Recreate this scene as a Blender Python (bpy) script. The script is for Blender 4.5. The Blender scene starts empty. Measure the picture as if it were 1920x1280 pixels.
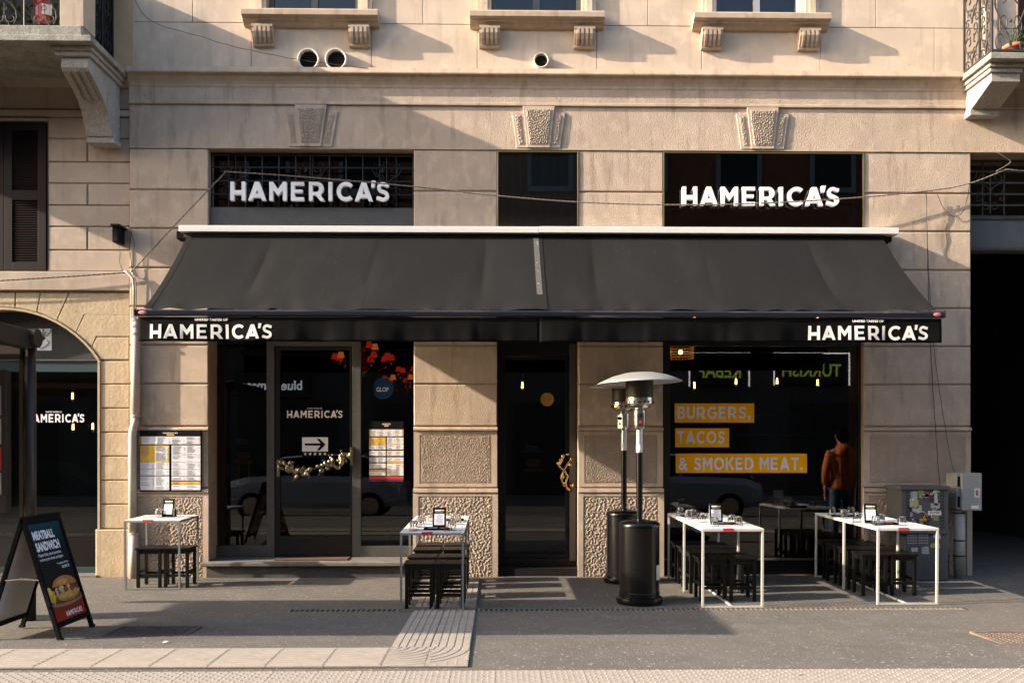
import bpy, math, random
import numpy as np
from mathutils import Vector, Matrix
random.seed(7); rng = np.random.default_rng(7)
S = bpy.context.scene; C = S.collection; R = math.radians; PI = math.pi
# ---------------------------------------------------------------- camera, sky, sun, exposure
F = 1740.0; YAW = R(0.988); CY = -11.3; CZ = 1.59; HOR = 840.0
cd = bpy.data.cameras.new('camera'); cam = bpy.data.objects.new('camera', cd); C.objects.link(cam)
cd.sensor_width = 36; cd.lens = F/1920*36; cd.shift_y = (HOR-640)/1920; cd.clip_end = 500; cd.clip_start = .1
cam.location = (0, CY, CZ); cam.rotation_euler = (R(90), 0, -YAW); S.camera = cam
SUN = Vector((-5.2, -1.0, 2.2)).normalized()
w = bpy.data.worlds.new('World'); S.world = w; w.use_nodes = True
nt = w.node_tree; bg = nt.nodes['Background']; sk = nt.nodes.new('ShaderNodeTexSky')
sk.sky_type = 'NISHITA'; sk.sun_disc = False; sk.sun_elevation = math.asin(SUN.z)
sk.sun_rotation = math.atan2(SUN.x, SUN.y); sk.dust_density = 2.5; sk.air_density = 1.0
nt.links.new(sk.outputs[0], bg.inputs[0]); bg.inputs[1].default_value = 0.15
sd = bpy.data.lights.new('sun', 'SUN'); sd.energy = 4.0; sd.angle = R(0.5); sd.color = (1.0, .86, .71)
so = bpy.data.objects.new('sun', sd); C.objects.link(so)
so.rotation_euler = SUN.to_track_quat('Z', 'Y').to_euler(); so.location = (-20, -5, 12)
S.view_settings.view_transform = 'Standard'; S.view_settings.look = 'None'
S.view_settings.exposure = 1.68; S.view_settings.gamma = 1; S.view_settings.use_curve_mapping = False
S.cycles.use_denoising = True; S.cycles.max_bounces = 8; S.cycles.diffuse_bounces = 4; S.cycles.transparent_max_bounces = 24
S.cycles.transmission_bounces = 8; S.cycles.glossy_bounces = 4; S.cycles.sample_clamp_indirect = 4; S.cycles.caustics_refractive = False; S.cycles.caustics_reflective = False

def Wp(px, py, Y):           # where the sight line of a measured photo point meets the plane y = Y
    x = (px-960)/F; c, s = math.cos(YAW), math.sin(YAW)
    dx, dy = s+x*c, c-x*s
    t = (Y-CY)/dy
    return Vector((t*dx, Y, CZ+(HOR-py)/F*t))
def X(px, Y=0.): return Wp(px, 0, Y).x
def Z(py, Y=0., px=960): return Wp(px, py, Y).z
def gz(Y):                   # pavement height: falls to the drain, rises to the wall and to the street
    if Y > -2.15: return (Y+2.15)*.014 if Y < 0 else .03
    if Y > -4.2: return -(Y+2.15)*.032
    return .0656
# ---------------------------------------------------------------- materials
def M(name, col, rough=.6, metal=0., var=0., vs=3., bump=0., bs=60., bd=.003, spec=.5, speck=0., emit=None, es=0., detail=4., dirt=0., grain=0., coat=0., voro=0., vscale=30., stretch=(1,1,1), alpha=None):
    m = bpy.data.materials.new(name); m.use_nodes = True; n = m.node_tree.nodes; l = m.node_tree.links
    b = n['Principled BSDF']; b.inputs['Base Color'].default_value = (*col, 1)
    b.inputs['Roughness'].default_value = rough; b.inputs['Metallic'].default_value = metal
    b.inputs['Specular IOR Level'].default_value = spec; b.inputs['Coat Weight'].default_value = coat
    if emit: b.inputs['Emission Color'].default_value = (*emit, 1); b.inputs['Emission Strength'].default_value = es
    if not (var or bump or dirt or grain or voro or speck): return m
    geo = n.new('ShaderNodeNewGeometry'); tc = n.new('ShaderNodeTexCoord')
    mp = n.new('ShaderNodeMapping'); mp.inputs['Scale'].default_value = stretch; l.new(tc.outputs['Object'], mp.inputs[0]); P = mp.outputs[0]
    cur = None
    def noise(sc, det=4., ro=.55, src=None):
        q = n.new('ShaderNodeTexNoise'); q.inputs['Scale'].default_value = sc; q.inputs['Detail'].default_value = det
        q.inputs['Roughness'].default_value = ro; l.new(src or P, q.inputs['Vector']); return q.outputs['Fac']
    def ramp(v, a, c, lo=0., hi=1.):
        q = n.new('ShaderNodeMapRange'); q.inputs[1].default_value = a; q.inputs[2].default_value = c
        q.inputs[3].default_value = lo; q.inputs[4].default_value = hi; l.new(v, q.inputs[0]); return q.outputs[0]
    def mixc(cur, col2, fac):
        q = n.new('ShaderNodeMix'); q.data_type = 'RGBA'
        if cur is None: q.inputs[6].default_value = (*col, 1)
        else: l.new(cur, q.inputs[6])
        q.inputs[7].default_value = (*col2, 1); l.new(fac, q.inputs[0]); return q.outputs[2]
    if var:
        cur = mixc(cur, tuple(c*(1-var) for c in col), ramp(noise(vs, 6), .35, .65))
        cur = mixc(cur, tuple(min(1, c*(1+var*.6)) for c in col), ramp(noise(vs*4.3, 3), .5, .75))
    if grain: cur = mixc(cur, tuple(c*(1-grain) for c in col), ramp(noise(bs*2.2, 2), .45, .62))
    if dirt:
        mp2 = n.new('ShaderNodeMapping'); mp2.inputs['Scale'].default_value = (7, 7, 1.1); l.new(tc.outputs['Object'], mp2.inputs[0])
        a = ramp(noise(1.0, 7, .65, mp2.outputs[0]), .53, .72, 0, dirt); cur = mixc(cur, (col[0]*.45, col[1]*.42, col[2]*.4), a)
        a = ramp(noise(9., 8, .75), .62, .70, 0, dirt); k = ramp(noise(1.3, 2), .44, .56)
        q = n.new('ShaderNodeMath'); q.operation = 'MULTIPLY'; l.new(a, q.inputs[0]); l.new(k, q.inputs[1])
        cur = mixc(cur, (.09, .075, .06), q.outputs[0])
    if speck:
        cur = mixc(cur, tuple(min(1, c*3.2) for c in col), ramp(noise(38., 1, .3), .70, .735, 0, speck))
        cur = mixc(cur, tuple(c*.45 for c in col), ramp(noise(23., 3, .6), .66, .72, 0, speck))
        cur = mixc(cur, tuple(c*.62 for c in col), ramp(noise(2.6, 5, .7), .58, .66, 0, speck*.7))
    if cur is not None: l.new(cur, b.inputs['Base Color'])
    if bump or voro:
        h = noise(bs, detail, .6)
        if voro:
            v = n.new('ShaderNodeTexVoronoi'); v.inputs['Scale'].default_value = vscale; v.feature = 'SMOOTH_F1'
            wv = n.new('ShaderNodeVectorMath'); wv.operation = 'MULTIPLY_ADD'
            nn = n.new('ShaderNodeTexNoise'); nn.inputs['Scale'].default_value = vscale*.6; l.new(P, nn.inputs['Vector'])
            l.new(nn.outputs['Color'], wv.inputs[0]); wv.inputs[1].default_value = (1.6/vscale,)*3; l.new(P, wv.inputs[2]); l.new(wv.outputs[0], v.inputs['Vector'])
            q = n.new('ShaderNodeMath'); q.operation = 'MULTIPLY_ADD'; l.new(v.outputs['Distance'], q.inputs[0]); q.inputs[1].default_value = -voro; l.new(h, q.inputs[2]); h = q.outputs[0]
        bn = n.new('ShaderNodeBump'); bn.inputs['Strength'].default_value = bump or .5; bn.inputs['Distance'].default_value = bd
        l.new(h, bn.inputs['Height']); l.new(bn.outputs[0], b.inputs['Normal'])
    return m
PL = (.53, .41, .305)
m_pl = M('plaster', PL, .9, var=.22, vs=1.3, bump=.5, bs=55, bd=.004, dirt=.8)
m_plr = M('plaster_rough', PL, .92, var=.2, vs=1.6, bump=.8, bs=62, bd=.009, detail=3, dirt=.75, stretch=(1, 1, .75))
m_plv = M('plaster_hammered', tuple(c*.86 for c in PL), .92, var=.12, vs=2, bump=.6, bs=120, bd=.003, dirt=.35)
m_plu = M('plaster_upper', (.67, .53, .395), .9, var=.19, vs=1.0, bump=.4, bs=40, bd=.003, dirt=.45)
m_pll = M('plaster_left', (.50, .385, .245), .9, var=.14, vs=1.8, bump=.8, bs=26, bd=.006, dirt=.5)
m_pll2 = M('plaster_left_grey', (.46, .365, .28), .9, var=.14, vs=1.5, bump=.5, bs=30, bd=.005, dirt=.5)
m_corn = M('cornice_plaster', (.48, .365, .26), .9, var=.16, vs=2.5, bump=.3, bs=40, bd=.002, dirt=.6)
m_groove = M('groove_plaster', (.36, .26, .18), .95, var=.2, vs=5, bump=.3)
m_gran = M('granite', (.44, .40, .35), .85, var=.2, vs=5, bump=.8, bs=52, bd=.008, grain=.5, dirt=.5, speck=.25)
m_granl = M('granite_lichen', (.38, .36, .30), .9, var=.45, vs=5, bump=.8, bs=45, bd=.008, grain=.4, dirt=.9)
m_step = M('stone_step', (.17, .155, .135), .7, var=.25, vs=3, bump=.3, bs=70, dirt=.5)
m_stepd = M('dark_door_sill', (.012, .011, .010), .7, spec=.2)
m_stepf = M('stone_step_riser', (.07, .065, .06), .8, var=.3, vs=2, bump=.3, bs=60, dirt=.5)
m_asph = M('asphalt', (.138, .122, .103), .9, var=.26, vs=.9, bump=.9, bs=75, bd=.010, grain=.4, detail=6, speck=.6, dirt=.35)
m_road = M('road_asphalt', (.06, .058, .055), .9, var=.2, vs=.8, bump=.4, bs=120)
m_tile = M('paving_slab', (.33, .285, .235), .9, var=.2, vs=3, bump=.4, bs=160, bd=.0015, grain=.2, dirt=.5)
m_joint = M('paving_joint', (.10, .085, .07), .95, var=.2)
m_iron = M('wrought_iron', (.055, .045, .038), .6, metal=.3, var=.3, vs=20, bump=.3, bs=90, bd=.001)
m_ironb = M('black_iron', (.012, .012, .013), .5, metal=.4)
m_irong = M('gate_iron', (.075, .068, .06), .5, metal=.5, var=.3, vs=9)
m_alu = M('dark_aluminium', (.13, .123, .112), .42, metal=.55, var=.15, vs=6)
m_aluv = M('black_aluminium', (.02, .019, .018), .4, metal=.3, spec=.3)
m_teal = M('teal_frame', (.035, .06, .07), .4, metal=.2)
m_gold = M('brass_trim', (.55, .36, .13), .3, metal=1.)
m_brass = M('polished_brass', (.62, .45, .17), .22, metal=1.)
m_spoon = M('aged_silver', (.36, .31, .20), .3, metal=1., var=.3, vs=40)
m_fab = M('awning_fabric', (.0080, .0082, .0084), .9, var=.32, vs=.9, bump=.25, bs=400, bd=.0006, spec=.2, speck=.25, stretch=(1, .3, .3))
m_fab2 = M('awning_fabric_faded', (.0112, .0112, .0110), .9, var=.34, vs=.9, bump=.25, bs=400, bd=.0006, spec=.2, speck=.25, stretch=(1, .3, .3))
m_val = M('valance_fabric', (.0028, .0028, .0028), .85, var=.4, vs=2.5, bump=.3, bs=14, bd=.004, spec=.12)
m_seam = M('awning_seam', (.009, .009, .009), .9, spec=.2)
m_worn = M('worn_awning_strip', (.12, .11, .10), .9, var=.95, vs=90, bump=.2, speck=.8)
m_bar = M('navy_bar', (.012, .015, .026), .28, metal=.2, coat=.4)
m_white = M('white_metal', (.72, .70, .64), .4, var=.05, vs=4)
m_wsign = M('white_letter', (.90, .88, .86), .45)
m_vlet = M('printed_white', (.78, .75, .69), .7)
m_pvc = M('painted_pipe', (.55, .46, .40), .5, var=.12, vs=6, dirt=.3)
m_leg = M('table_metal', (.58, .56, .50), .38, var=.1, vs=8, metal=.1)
m_leg_shaded = M('table_metal_shaded', (.27, .275, .26), .4, metal=.3, var=.15, vs=8)  # same table metal, darkened: shade put into the colour for two tables
m_stool = M('black_lacquer', (.0045, .0045, .0042), .38, spec=.28, var=.2, vs=20)
m_heat = M('black_enamel', (.003, .003, .0032), .24, spec=.38, bump=.03, bs=12)
m_chrome = M('stainless', (.62, .57, .50), .25, metal=1., var=.2, vs=18)
m_refl = M('heater_reflector', (.50, .48, .45), .42, metal=.6)
m_mesh = M('burner_screen', (.045, .038, .032), .5, metal=.7, voro=1., vscale=260, bump=.6, bd=.002)
m_label = M('paper_label', (.68, .64, .58), .6)
m_rub = M('rubber', (.007, .007, .007), .8, spec=.2)
m_cable = M('cable_black', (.035, .03, .027), .7)
m_cabl = M('cable_light', (.17, .145, .115), .8)
m_shut = M('brown_shutter', (.011, .0045, .0038), .6, spec=.2)
m_cab = M('grey_cabinet', (.085, .088, .088), .6, var=.12, vs=6, dirt=.4, bump=.1)
m_box = M('grey_meter_box', (.34, .335, .32), .5, var=.06, vs=5, dirt=.25)
m_pipew = M('grey_pipe', (.36, .34, .30), .6, var=.15, vs=5, dirt=.5)
m_redp = M('red_conduit', (.19, .05, .03), .6)
m_tag = M('red_tag', (.48, .03, .025), .6)
m_blk = M('print_black', (.006, .006, .007), .75, spec=.08); m_wht = M('print_white', (.74, .74, .76), .6, spec=.2)
m_yel = M('print_yellow', (.75, .44, .03), .55); m_gry = M('print_grey', (.22, .22, .24), .6); m_redpr = M('print_red', (.45, .03, .03), .55)
m_nvy = M('print_navy', (.02, .03, .10), .55)
m_orng = M('vinyl_orange', (.97, .44, .0), .7, spec=.1)
m_vgrey = M('vinyl_lilac', (.80, .72, .72), .6)
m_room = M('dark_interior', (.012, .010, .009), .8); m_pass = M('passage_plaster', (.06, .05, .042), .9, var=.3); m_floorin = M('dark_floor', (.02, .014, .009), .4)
m_wood = M('dark_wood', (.035, .018, .008), .4, var=.4, vs=8, stretch=(1, 1, 5))
m_curt2 = M('grey_blind', (.22, .23, .20), .9, var=.2, vs=6, stretch=(3, 3, .3)); m_curt = M('net_curtain', (.09, .095, .10), .9, var=.15, vs=12, stretch=(4, 4, .3))
m_brickb = M('brick_opposite', (.20, .085, .05), .9, var=.3, vs=3)
m_wallb = M('render_opposite', (.055, .05, .045), .9, var=.15)
m_bulb = M('lit_filament', (1, .5, .15), .5, emit=(1, .42, .10), es=14.)
m_shr = M('lit_red_shade', (.3, .02, .01), .8, emit=(1, .04, .010), es=.15)
m_sho = M('lit_amber_shade', (.4, .2, .03), .8, emit=(1, .25, .03), es=.20)
m_cryst = M('lit_crystal', (.6, .4, .1), .2, emit=(1, .40, .06), es=.12)
def glass(name, tint=(.75, .75, .75), ior=1.5, rough=0., extra=0.):
    m = bpy.data.materials.new(name); m.use_nodes = True; n = m.node_tree.nodes; l = m.node_tree.links; n.clear()
    o = n.new('ShaderNodeOutputMaterial'); mx = n.new('ShaderNodeMixShader'); t = n.new('ShaderNodeBsdfTransparent'); g = n.new('ShaderNodeBsdfGlossy')
    f = n.new('ShaderNodeFresnel'); f.inputs[0].default_value = ior; t.inputs[0].default_value = (*tint, 1); g.inputs['Roughness'].default_value = rough
    ad = n.new('ShaderNodeMath'); ad.operation = 'ADD'; ad.use_clamp = True; ad.inputs[1].default_value = extra; l.new(f.outputs[0], ad.inputs[0])
    l.new(ad.outputs[0], mx.inputs[0]); l.new(t.outputs[0], mx.inputs[1]); l.new(g.outputs[0], mx.inputs[2]); l.new(mx.outputs[0], o.inputs[0]); return m
m_glass = glass('window_glass', (.62, .62, .60), 1.5, 0., .02); m_glassm = glass('dim_glass', (.74, .74, .74), 1.5, 0, .0); m_glassd = glass('tinted_glass', (.16, .16, .16), 1.5, 0, .03)
m_shglass = glass('shelter_glass', (.8, .8, .8)); m_bulbg = glass('bulb_glass', (.9, .8, .65), 1.45)
def realglass():
    m = bpy.data.materials.new('tumbler_glass'); m.use_nodes = True; b = m.node_tree.nodes['Principled BSDF']
    b.inputs['Transmission Weight'].default_value = 1; b.inputs['Roughness'].default_value = .02; b.inputs['IOR'].default_value = 1.45
    b.inputs['Base Color'].default_value = (.97, .98, .98, 1); return m
m_tumb = realglass()
# ---------------------------------------------------------------- mesh helpers
class MB:
    def __init__(s): s.v = []; s.f = []; s.m = []; s.mi = 0
    def add(s, vs, fs):
        b = len(s.v); s.v += [tuple(p) for p in vs]; s.f += [tuple(i+b for i in f) for f in fs]; s.m += [s.mi]*len(fs); return s
    def box(s, x0, x1, y0, y1, z0, z1):
        return s.add([(x0,y0,z0),(x1,y0,z0),(x1,y1,z0),(x0,y1,z0),(x0,y0,z1),(x1,y0,z1),(x1,y1,z1),(x0,y1,z1)],
            [(0,3,2,1),(4,5,6,7),(0,1,5,4),(1,2,6,5),(2,3,7,6),(3,0,4,7)])
    def cham(s, x0, x1, y0, y1, z0, z1, c=.008):      # box whose street face (y0) has chamfered edges
        return s.add([(x0,y1,z0),(x1,y1,z0),(x1,y1,z1),(x0,y1,z1),(x0,y0+c,z0),(x1,y0+c,z0),(x1,y0+c,z1),(x0,y0+c,z1),
            (x0+c,y0,z0+c),(x1-c,y0,z0+c),(x1-c,y0,z1-c),(x0+c,y0,z1-c)],
            [(3,2,1,0),(0,1,5,4),(1,2,6,5),(2,3,7,6),(3,0,4,7),(4,5,9,8),(5,6,10,9),(6,7,11,10),(7,4,8,11),(8,9,10,11)])
    def prism(s, pts, a, b, axis='y'):                # pts: 2D outline, extruded from a to b along axis
        n = len(pts)
        g = {'y': lambda p, t: (p[0], t, p[1]), 'x': lambda p, t: (t, p[0], p[1]), 'z': lambda p, t: (p[0], p[1], t)}[axis]
        vs = [g(p, a) for p in pts]+[g(p, b) for p in pts]
        fs = [tuple(range(n)), tuple(range(2*n-1, n-1, -1))]+[(i, i+n, (i+1) % n+n, (i+1) % n) for i in range(n)]
        return s.add(vs, fs)
    def cyl(s, p0, p1, r0, r1=None, seg=16, caps=True):
        p0, p1 = Vector(p0), Vector(p1); r1 = r0 if r1 is None else r1; d = (p1-p0).normalized()
        u = d.orthogonal().normalized(); v = d.cross(u); vs = []
        for p, r in ((p0, r0), (p1, r1)):
            vs += [p+u*math.cos(2*PI*i/seg)*r+v*math.sin(2*PI*i/seg)*r for i in range(seg)]
        fs = [(i, (i+1) % seg, (i+1) % seg+seg, i+seg) for i in range(seg)]
        if caps: fs += [tuple(range(seg-1, -1, -1)), tuple(range(seg, 2*seg))]
        return s.add(vs, fs)
    def lathe(s, prof, cx=0, cy=0, seg=24, z0=0, M4=None):
        vs = []; k = len(prof)
        for i in range(seg):
            a = 2*PI*i/seg
            for r, z in prof: vs.append(Vector((cx+r*math.cos(a), cy+r*math.sin(a), z0+z)))
        if M4: vs = [M4 @ p for p in vs]
        fs = []
        for i in range(seg):
            j = (i+1) % seg
            for q in range(k-1): fs.append((i*k+q, j*k+q, j*k+q+1, i*k+q+1))
        return s.add(vs, fs)
    def tube(s, pts, r, seg=6, closed=False):
        pts = [Vector(p) for p in pts]; n = len(pts)
        if n < 2: return s
        vs = []; u = None
        for i, p in enumerate(pts):
            d = (pts[min(i+1, n-1)]-pts[max(i-1, 0)])
            if d.length < 1e-9: d = Vector((0, 0, 1))
            d.normalize()
            u = d.orthogonal() if u is None else (u-d*u.dot(d))
            if u.length < 1e-6: u = d.orthogonal()
            u.normalize(); v = d.cross(u); rr = r[i] if isinstance(r, (list, tuple)) else r
            vs += [p+u*math.cos(2*PI*k/seg)*rr+v*math.sin(2*PI*k/seg)*rr for k in range(seg)]
        fs = [(i*seg+k, i*seg+(k+1) % seg, (i+1)*seg+(k+1) % seg, (i+1)*seg+k) for i in range(n-1) for k in range(seg)]
        fs += [tuple(range(seg-1, -1, -1)), tuple(range((n-1)*seg, n*seg))]
        return s.add(vs, fs)
    def ball(s, c, rx, ry=None, rz=None, seg=10, rings=6):
        ry = ry or rx; rz = rz or rx
        prof = [(math.sin(PI*i/rings), -math.cos(PI*i/rings)) for i in range(rings+1)]
        prof[0] = (1e-4, -1); prof[-1] = (1e-4, 1)
        return s.lathe(prof, seg=seg, M4=Matrix.Translation(Vector(c)) @ Matrix.Diagonal((rx, ry, rz, 1)))
    def grid(s, nx, ny, fn):
        vs = [fn(i/(nx-1), j/(ny-1)) for j in range(ny) for i in range(nx)]
        return s.add(vs, [(j*nx+i, j*nx+i+1, (j+1)*nx+i+1, (j+1)*nx+i) for j in range(ny-1) for i in range(nx-1)])
    def build(s, name, mat, parent=None, smooth=False, bevel=0., M4=None):
        me = bpy.data.meshes.new(name); vs = [tuple(M4 @ Vector(v)) for v in s.v] if M4 else s.v
        me.from_pydata(vs, [], s.f)
        for q in (mat if isinstance(mat, (list, tuple)) else [mat]): me.materials.append(q)
        if any(s.m): me.polygons.foreach_set('material_index', s.m)
        if smooth: me.shade_smooth()
        me.update(); o = bpy.data.objects.new(name, me); C.objects.link(o)
        if parent: o.parent = parent
        if bevel:
            b = o.modifiers.new('bevel', 'BEVEL'); b.width = bevel; b.segments = 2; b.limit_method = 'ANGLE'
        return o
def autosmooth(o, ang=35):
    o.data.set_sharp_from_angle(angle=R(ang)) if hasattr(o.data, 'set_sharp_from_angle') else None
    return o
def box(name, mat, x0, x1, y0, y1, z0, z1, parent=None, bevel=0.): return MB().box(x0, x1, y0, y1, z0, z1).build(name, mat, parent, bevel=bevel)
def tag(o, label=None, cat=None, group=None, kind=None):
    if label: o['label'] = label
    if cat: o['category'] = cat
    if group: o['group'] = group
    if kind: o['kind'] = kind
    return o
def thing(name, label, cat, loc=(0, 0, 0), group=None, rz=0.):
    o = bpy.data.objects.new(name, None); C.objects.link(o); o.location = loc; o.rotation_euler = (0, 0, rz); o.empty_display_size = .1
    return tag(o, label, cat, group)
def copytree(o, parent=None):
    c = o.copy(); C.objects.link(c)
    if parent: c.parent = parent
    for ch in o.children: copytree(ch, c)
    return c
# --- logo lettering, drawn as outlines of unit height
def stroke(pts, wd):
    pts = [Vector((p[0], p[1])) for p in pts]; L = []; Rr = []
    for i, p in enumerate(pts):
        d = (pts[min(i+1, len(pts)-1)]-pts[max(i-1, 0)]).normalized(); nrm = Vector((-d.y, d.x))
        L.append(p+nrm*wd/2); Rr.append(p-nrm*wd/2)
    return [tuple(q) for q in L+Rr[::-1]]
def arc(cx, cy, rx, ry, a0, a1, n=14): return [(cx+rx*math.cos(R(a0+(a1-a0)*i/n)), cy+ry*math.sin(R(a0+(a1-a0)*i/n))) for i in range(n+1)]
def make_glyphs(T):
    W = .86-.27
    bowl = lambda cy, r, x=.40: arc(x, cy, r, r, 90, -90, 10)
    return {
 'H': (.82, [[(0,0),(T,0),(T,.30),(.82-T,.30),(.82-T,0),(.82,0),(.82,1),(.82-T,1),(.82-T,.54),(T,.54),(T,1),(0,1)]]),
 'A': (.98, [[(0,0),(T+.02,0),(T+.075,.16),(.905-T,.16),(.96-T,0),(.98,0),(.61,1),(.37,1)], [(.50-T*.36,.36),(.48+T*.36,.36),(.49,.36+.26*(.27/T)**.3)]]),
 'M': (.94, [[(0,0),(T,0),(T,.58),(.47,.24),(.94-T,.58),(.94-T,0),(.94,0),(.94,1),(.74,1),(.47,.60),(.20,1),(0,1)]]),
 'E': (.76, [[(0,0),(.70,0),(.70,T*.9),(T,T*.9),(T,.5-T*.42),(.63,.5-T*.42),(.63,.5+T*.42),(T,.5+T*.42),(T,1-T*.9),(.70,1-T*.9),(.70,1),(0,1)]]),
 'R': (.86, [[(0,0),(T,0),(T,.30),(.36,.30),(.84-T*1.12,0),(.86,0),(.62,.35)]+arc(.46,.66,.34,.34,-60,90)+[(0,1)], [(T,.30+T*.85),(T,1-T*.85),(.44,1-T*.85)]+arc(.44,.65+.0,.11,.35-T*.85,75,-75,8)+[(.44,.30+T*.85)]]),
 'I': (.27, [[(0,0),(T,0),(T,1),(0,1)]]),
 'C': (.90, [stroke(arc(.52,.5,.51-T/2,.51-T/2,46,314,26), T)]),
 "'": (.16, [[(0,.72),(.16,.72),(.24,1.08),(.02,1.08)]]),
 'S': (.74, [stroke([(.69,.83)]+arc(.37,.715,.215,.285-T*.42,50,230,12)+arc(.37,.285,.245,.285-T*.42,60,-130,12)+[(.03,.17)], T*.92)]),
 'B': (.74, [[(0,0),(.40,0)]+arc(.44,.285,.28,.285,-90,60,10)+arc(.42,.755,.25,.245,-50,90,10)+[(0,1)], [(T,T*.85),(T,.5-T*.38),(.42,.5-T*.38)]+arc(.42,.28,.10,.22-T*.38-.0,60,-60,5)+[(.42,T*.85)], [(T,.5+T*.38),(T,1-T*.85),(.40,1-T*.85)]+arc(.40,.755,.09,.12,60,-60,5)+[(.40,.5+T*.38)]]),
 'U': (.80, [[(0,1),(0,.36)]+arc(.40,.38,.40,.39,180,360,14)+[(.80,1),(.80-T,1)]+arc(.40,.38,.40-T,.39-T,360,180,12)+[(T,1)]]),
 'G': (.94, [stroke(arc(.52,.5,.51-T/2,.51-T/2,48,338,26)+[(.94-T*.5,.44)], T), [(.54,.36),(.96,.36),(.96,.56),(.54,.56)]]),
 'T': (.74, [[(.37-T/2,0),(.37+T/2,0),(.37+T/2,1-T*.9),(.74,1-T*.9),(.74,1),(0,1),(0,1-T*.9),(.37-T/2,1-T*.9)]]),
 'O': (1.02, [arc(.51,.5,.51,.51,0,352,30), arc(.51,.5,.51-T,.51-T,0,350,24)]),
 'K': (.84, [[(0,0),(T,0),(T,.34),(.30,.46),(.86-T*1.25,0),(.88,0),(.46,.56),(.84,1),(.82-T*1.2,1),(T,.60),(T,1),(0,1)]]),
 'D': (.86, [[(0,0),(.36,0)]+arc(.36,.5,.50,.50,-90,90,16)+[(0,1)], [(T,T*.9),(T,1-T*.9),(.36,1-T*.9)]+arc(.36,.5,.50-T,.5-T*.9,88,-88,12)+[(.36,T*.9)]]),
 '&': (.90, [stroke([(.88,.0),(.60,.30),(.24,.70)]+arc(.36,.80,.15,.14,200,-20,9)+[(.48,.68),(.20,.46)]+arc(.32,.25,.25,.19,150,300,10)+[(.66,.22),(.80,.50)], T*.82)]),
 '.': (.26, [arc(.13,.12,.13,.13,0,345,14)]), ',': (.26, [[(.02,.12),(.06,.24),(.20,.26),(.27,.14),(.22,-.06),(.10,-.20),(.0,-.18),(.09,-.02)]]), ' ': (.32, [])}
GL = make_glyphs(.205); GV = make_glyphs(.21)
def band_text(s, x0, x1, z0, z1, y, mat, parent, gap=.13):
    """bold capitals as one mesh per letter between x0 and x1"""
    tot = sum(GV[c][0] for c in s)+gap*(len(s)-1); k = (x1-x0)/tot; h = z1-z0; ax = 0
    for c in s:
        if c == '&': text('&', x0+ax*k, x0+(ax+GV[c][0])*k, z0, z1, y, mat, parent, 'letter', .02)
        elif GV[c][1]:
            for lp in ([GV[c][1]] if c != 'G' else [[GV[c][1][0]], [GV[c][1][1]]]):
                e = -.0006 if c == 'G' and lp[0] is GV[c][1][1] else 0
                place_mesh(glyph_mesh('letter', lp, 0), 'letter', mat, lambda p, ax=ax: (x0+(p[0]+ax)*k, y+e, z0+p[1]*h), parent)
        ax += GV[c][0]+gap
def logo_curves():
    adv = [('H',0),('A',.92),('M',2.02),('E',3.14),('R',4.07),('I',5.08),('C',5.50),('A',6.45),("'",7.30),('S',7.55)]
    return adv, 8.30
def glyph_mesh(name, loops, ext):
    cu = bpy.data.curves.new(name, 'CURVE'); cu.dimensions = '2D'; cu.fill_mode = 'BOTH' if ext else 'FRONT'; cu.extrude = ext/2 if ext else 0
    for lp in loops:
        sp = cu.splines.new('POLY'); sp.points.add(len(lp)-1); sp.use_cyclic_u = True
        for i, p in enumerate(lp): sp.points[i].co = (p[0], p[1], 0, 1)
    o = bpy.data.objects.new(name, cu); C.objects.link(o); me = bpy.data.meshes.new_from_object(o); bpy.data.objects.remove(o); bpy.data.curves.remove(cu); return me
def place_mesh(me, name, mat, fn, parent=None):
    co = np.empty(len(me.vertices)*3); me.vertices.foreach_get('co', co); co = co.reshape(-1, 3)
    out = np.array([fn(p) for p in co]); me.vertices.foreach_set('co', out.ravel()); me.materials.clear(); me.materials.append(mat); me.update()
    o = bpy.data.objects.new(name, me); C.objects.link(o)
    if parent: o.parent = parent
    return o
def logo(x0, x1, z0, z1, y, mat, parent, depth=0.0, name='letter', join=False, warp=None, xf=None):
    """the letters HAMERICA'S filling the box x0..x1, z0..z1 on the plane y; one mesh per letter, or one for all"""
    adv, tot = logo_curves(); h = z1-z0; k = (x1-x0)/tot; objs = []
    def fn(p, ax=0):
        x = x0+(p[0]*.95+ax+.015)*k; z = z0+p[1]*h; yy = y-(p[2]*1.0)
        if warp: yy += warp(x, z)
        return xf((x, yy, z)) if xf else (x, yy, z)
    if join:
        loops = [[(q[0]+ax/.95, q[1]) for q in lp] for ch, ax in adv for lp in GL[ch][1]]
        # p[2] carries the extrusion depth
        return place_mesh(glyph_mesh(name, loops, depth), name, mat, fn, parent)
    for ch, ax in adv:
        me = glyph_mesh(name, GL[ch][1], depth); o = place_mesh(me, name, mat, lambda p: fn(p, ax), parent)
        if depth > .02:
            b = o.modifiers.new('bevel', 'BEVEL'); b.width = .003; b.segments = 2; b.limit_method = 'ANGLE'
        objs.append(o)
    return objs
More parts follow.
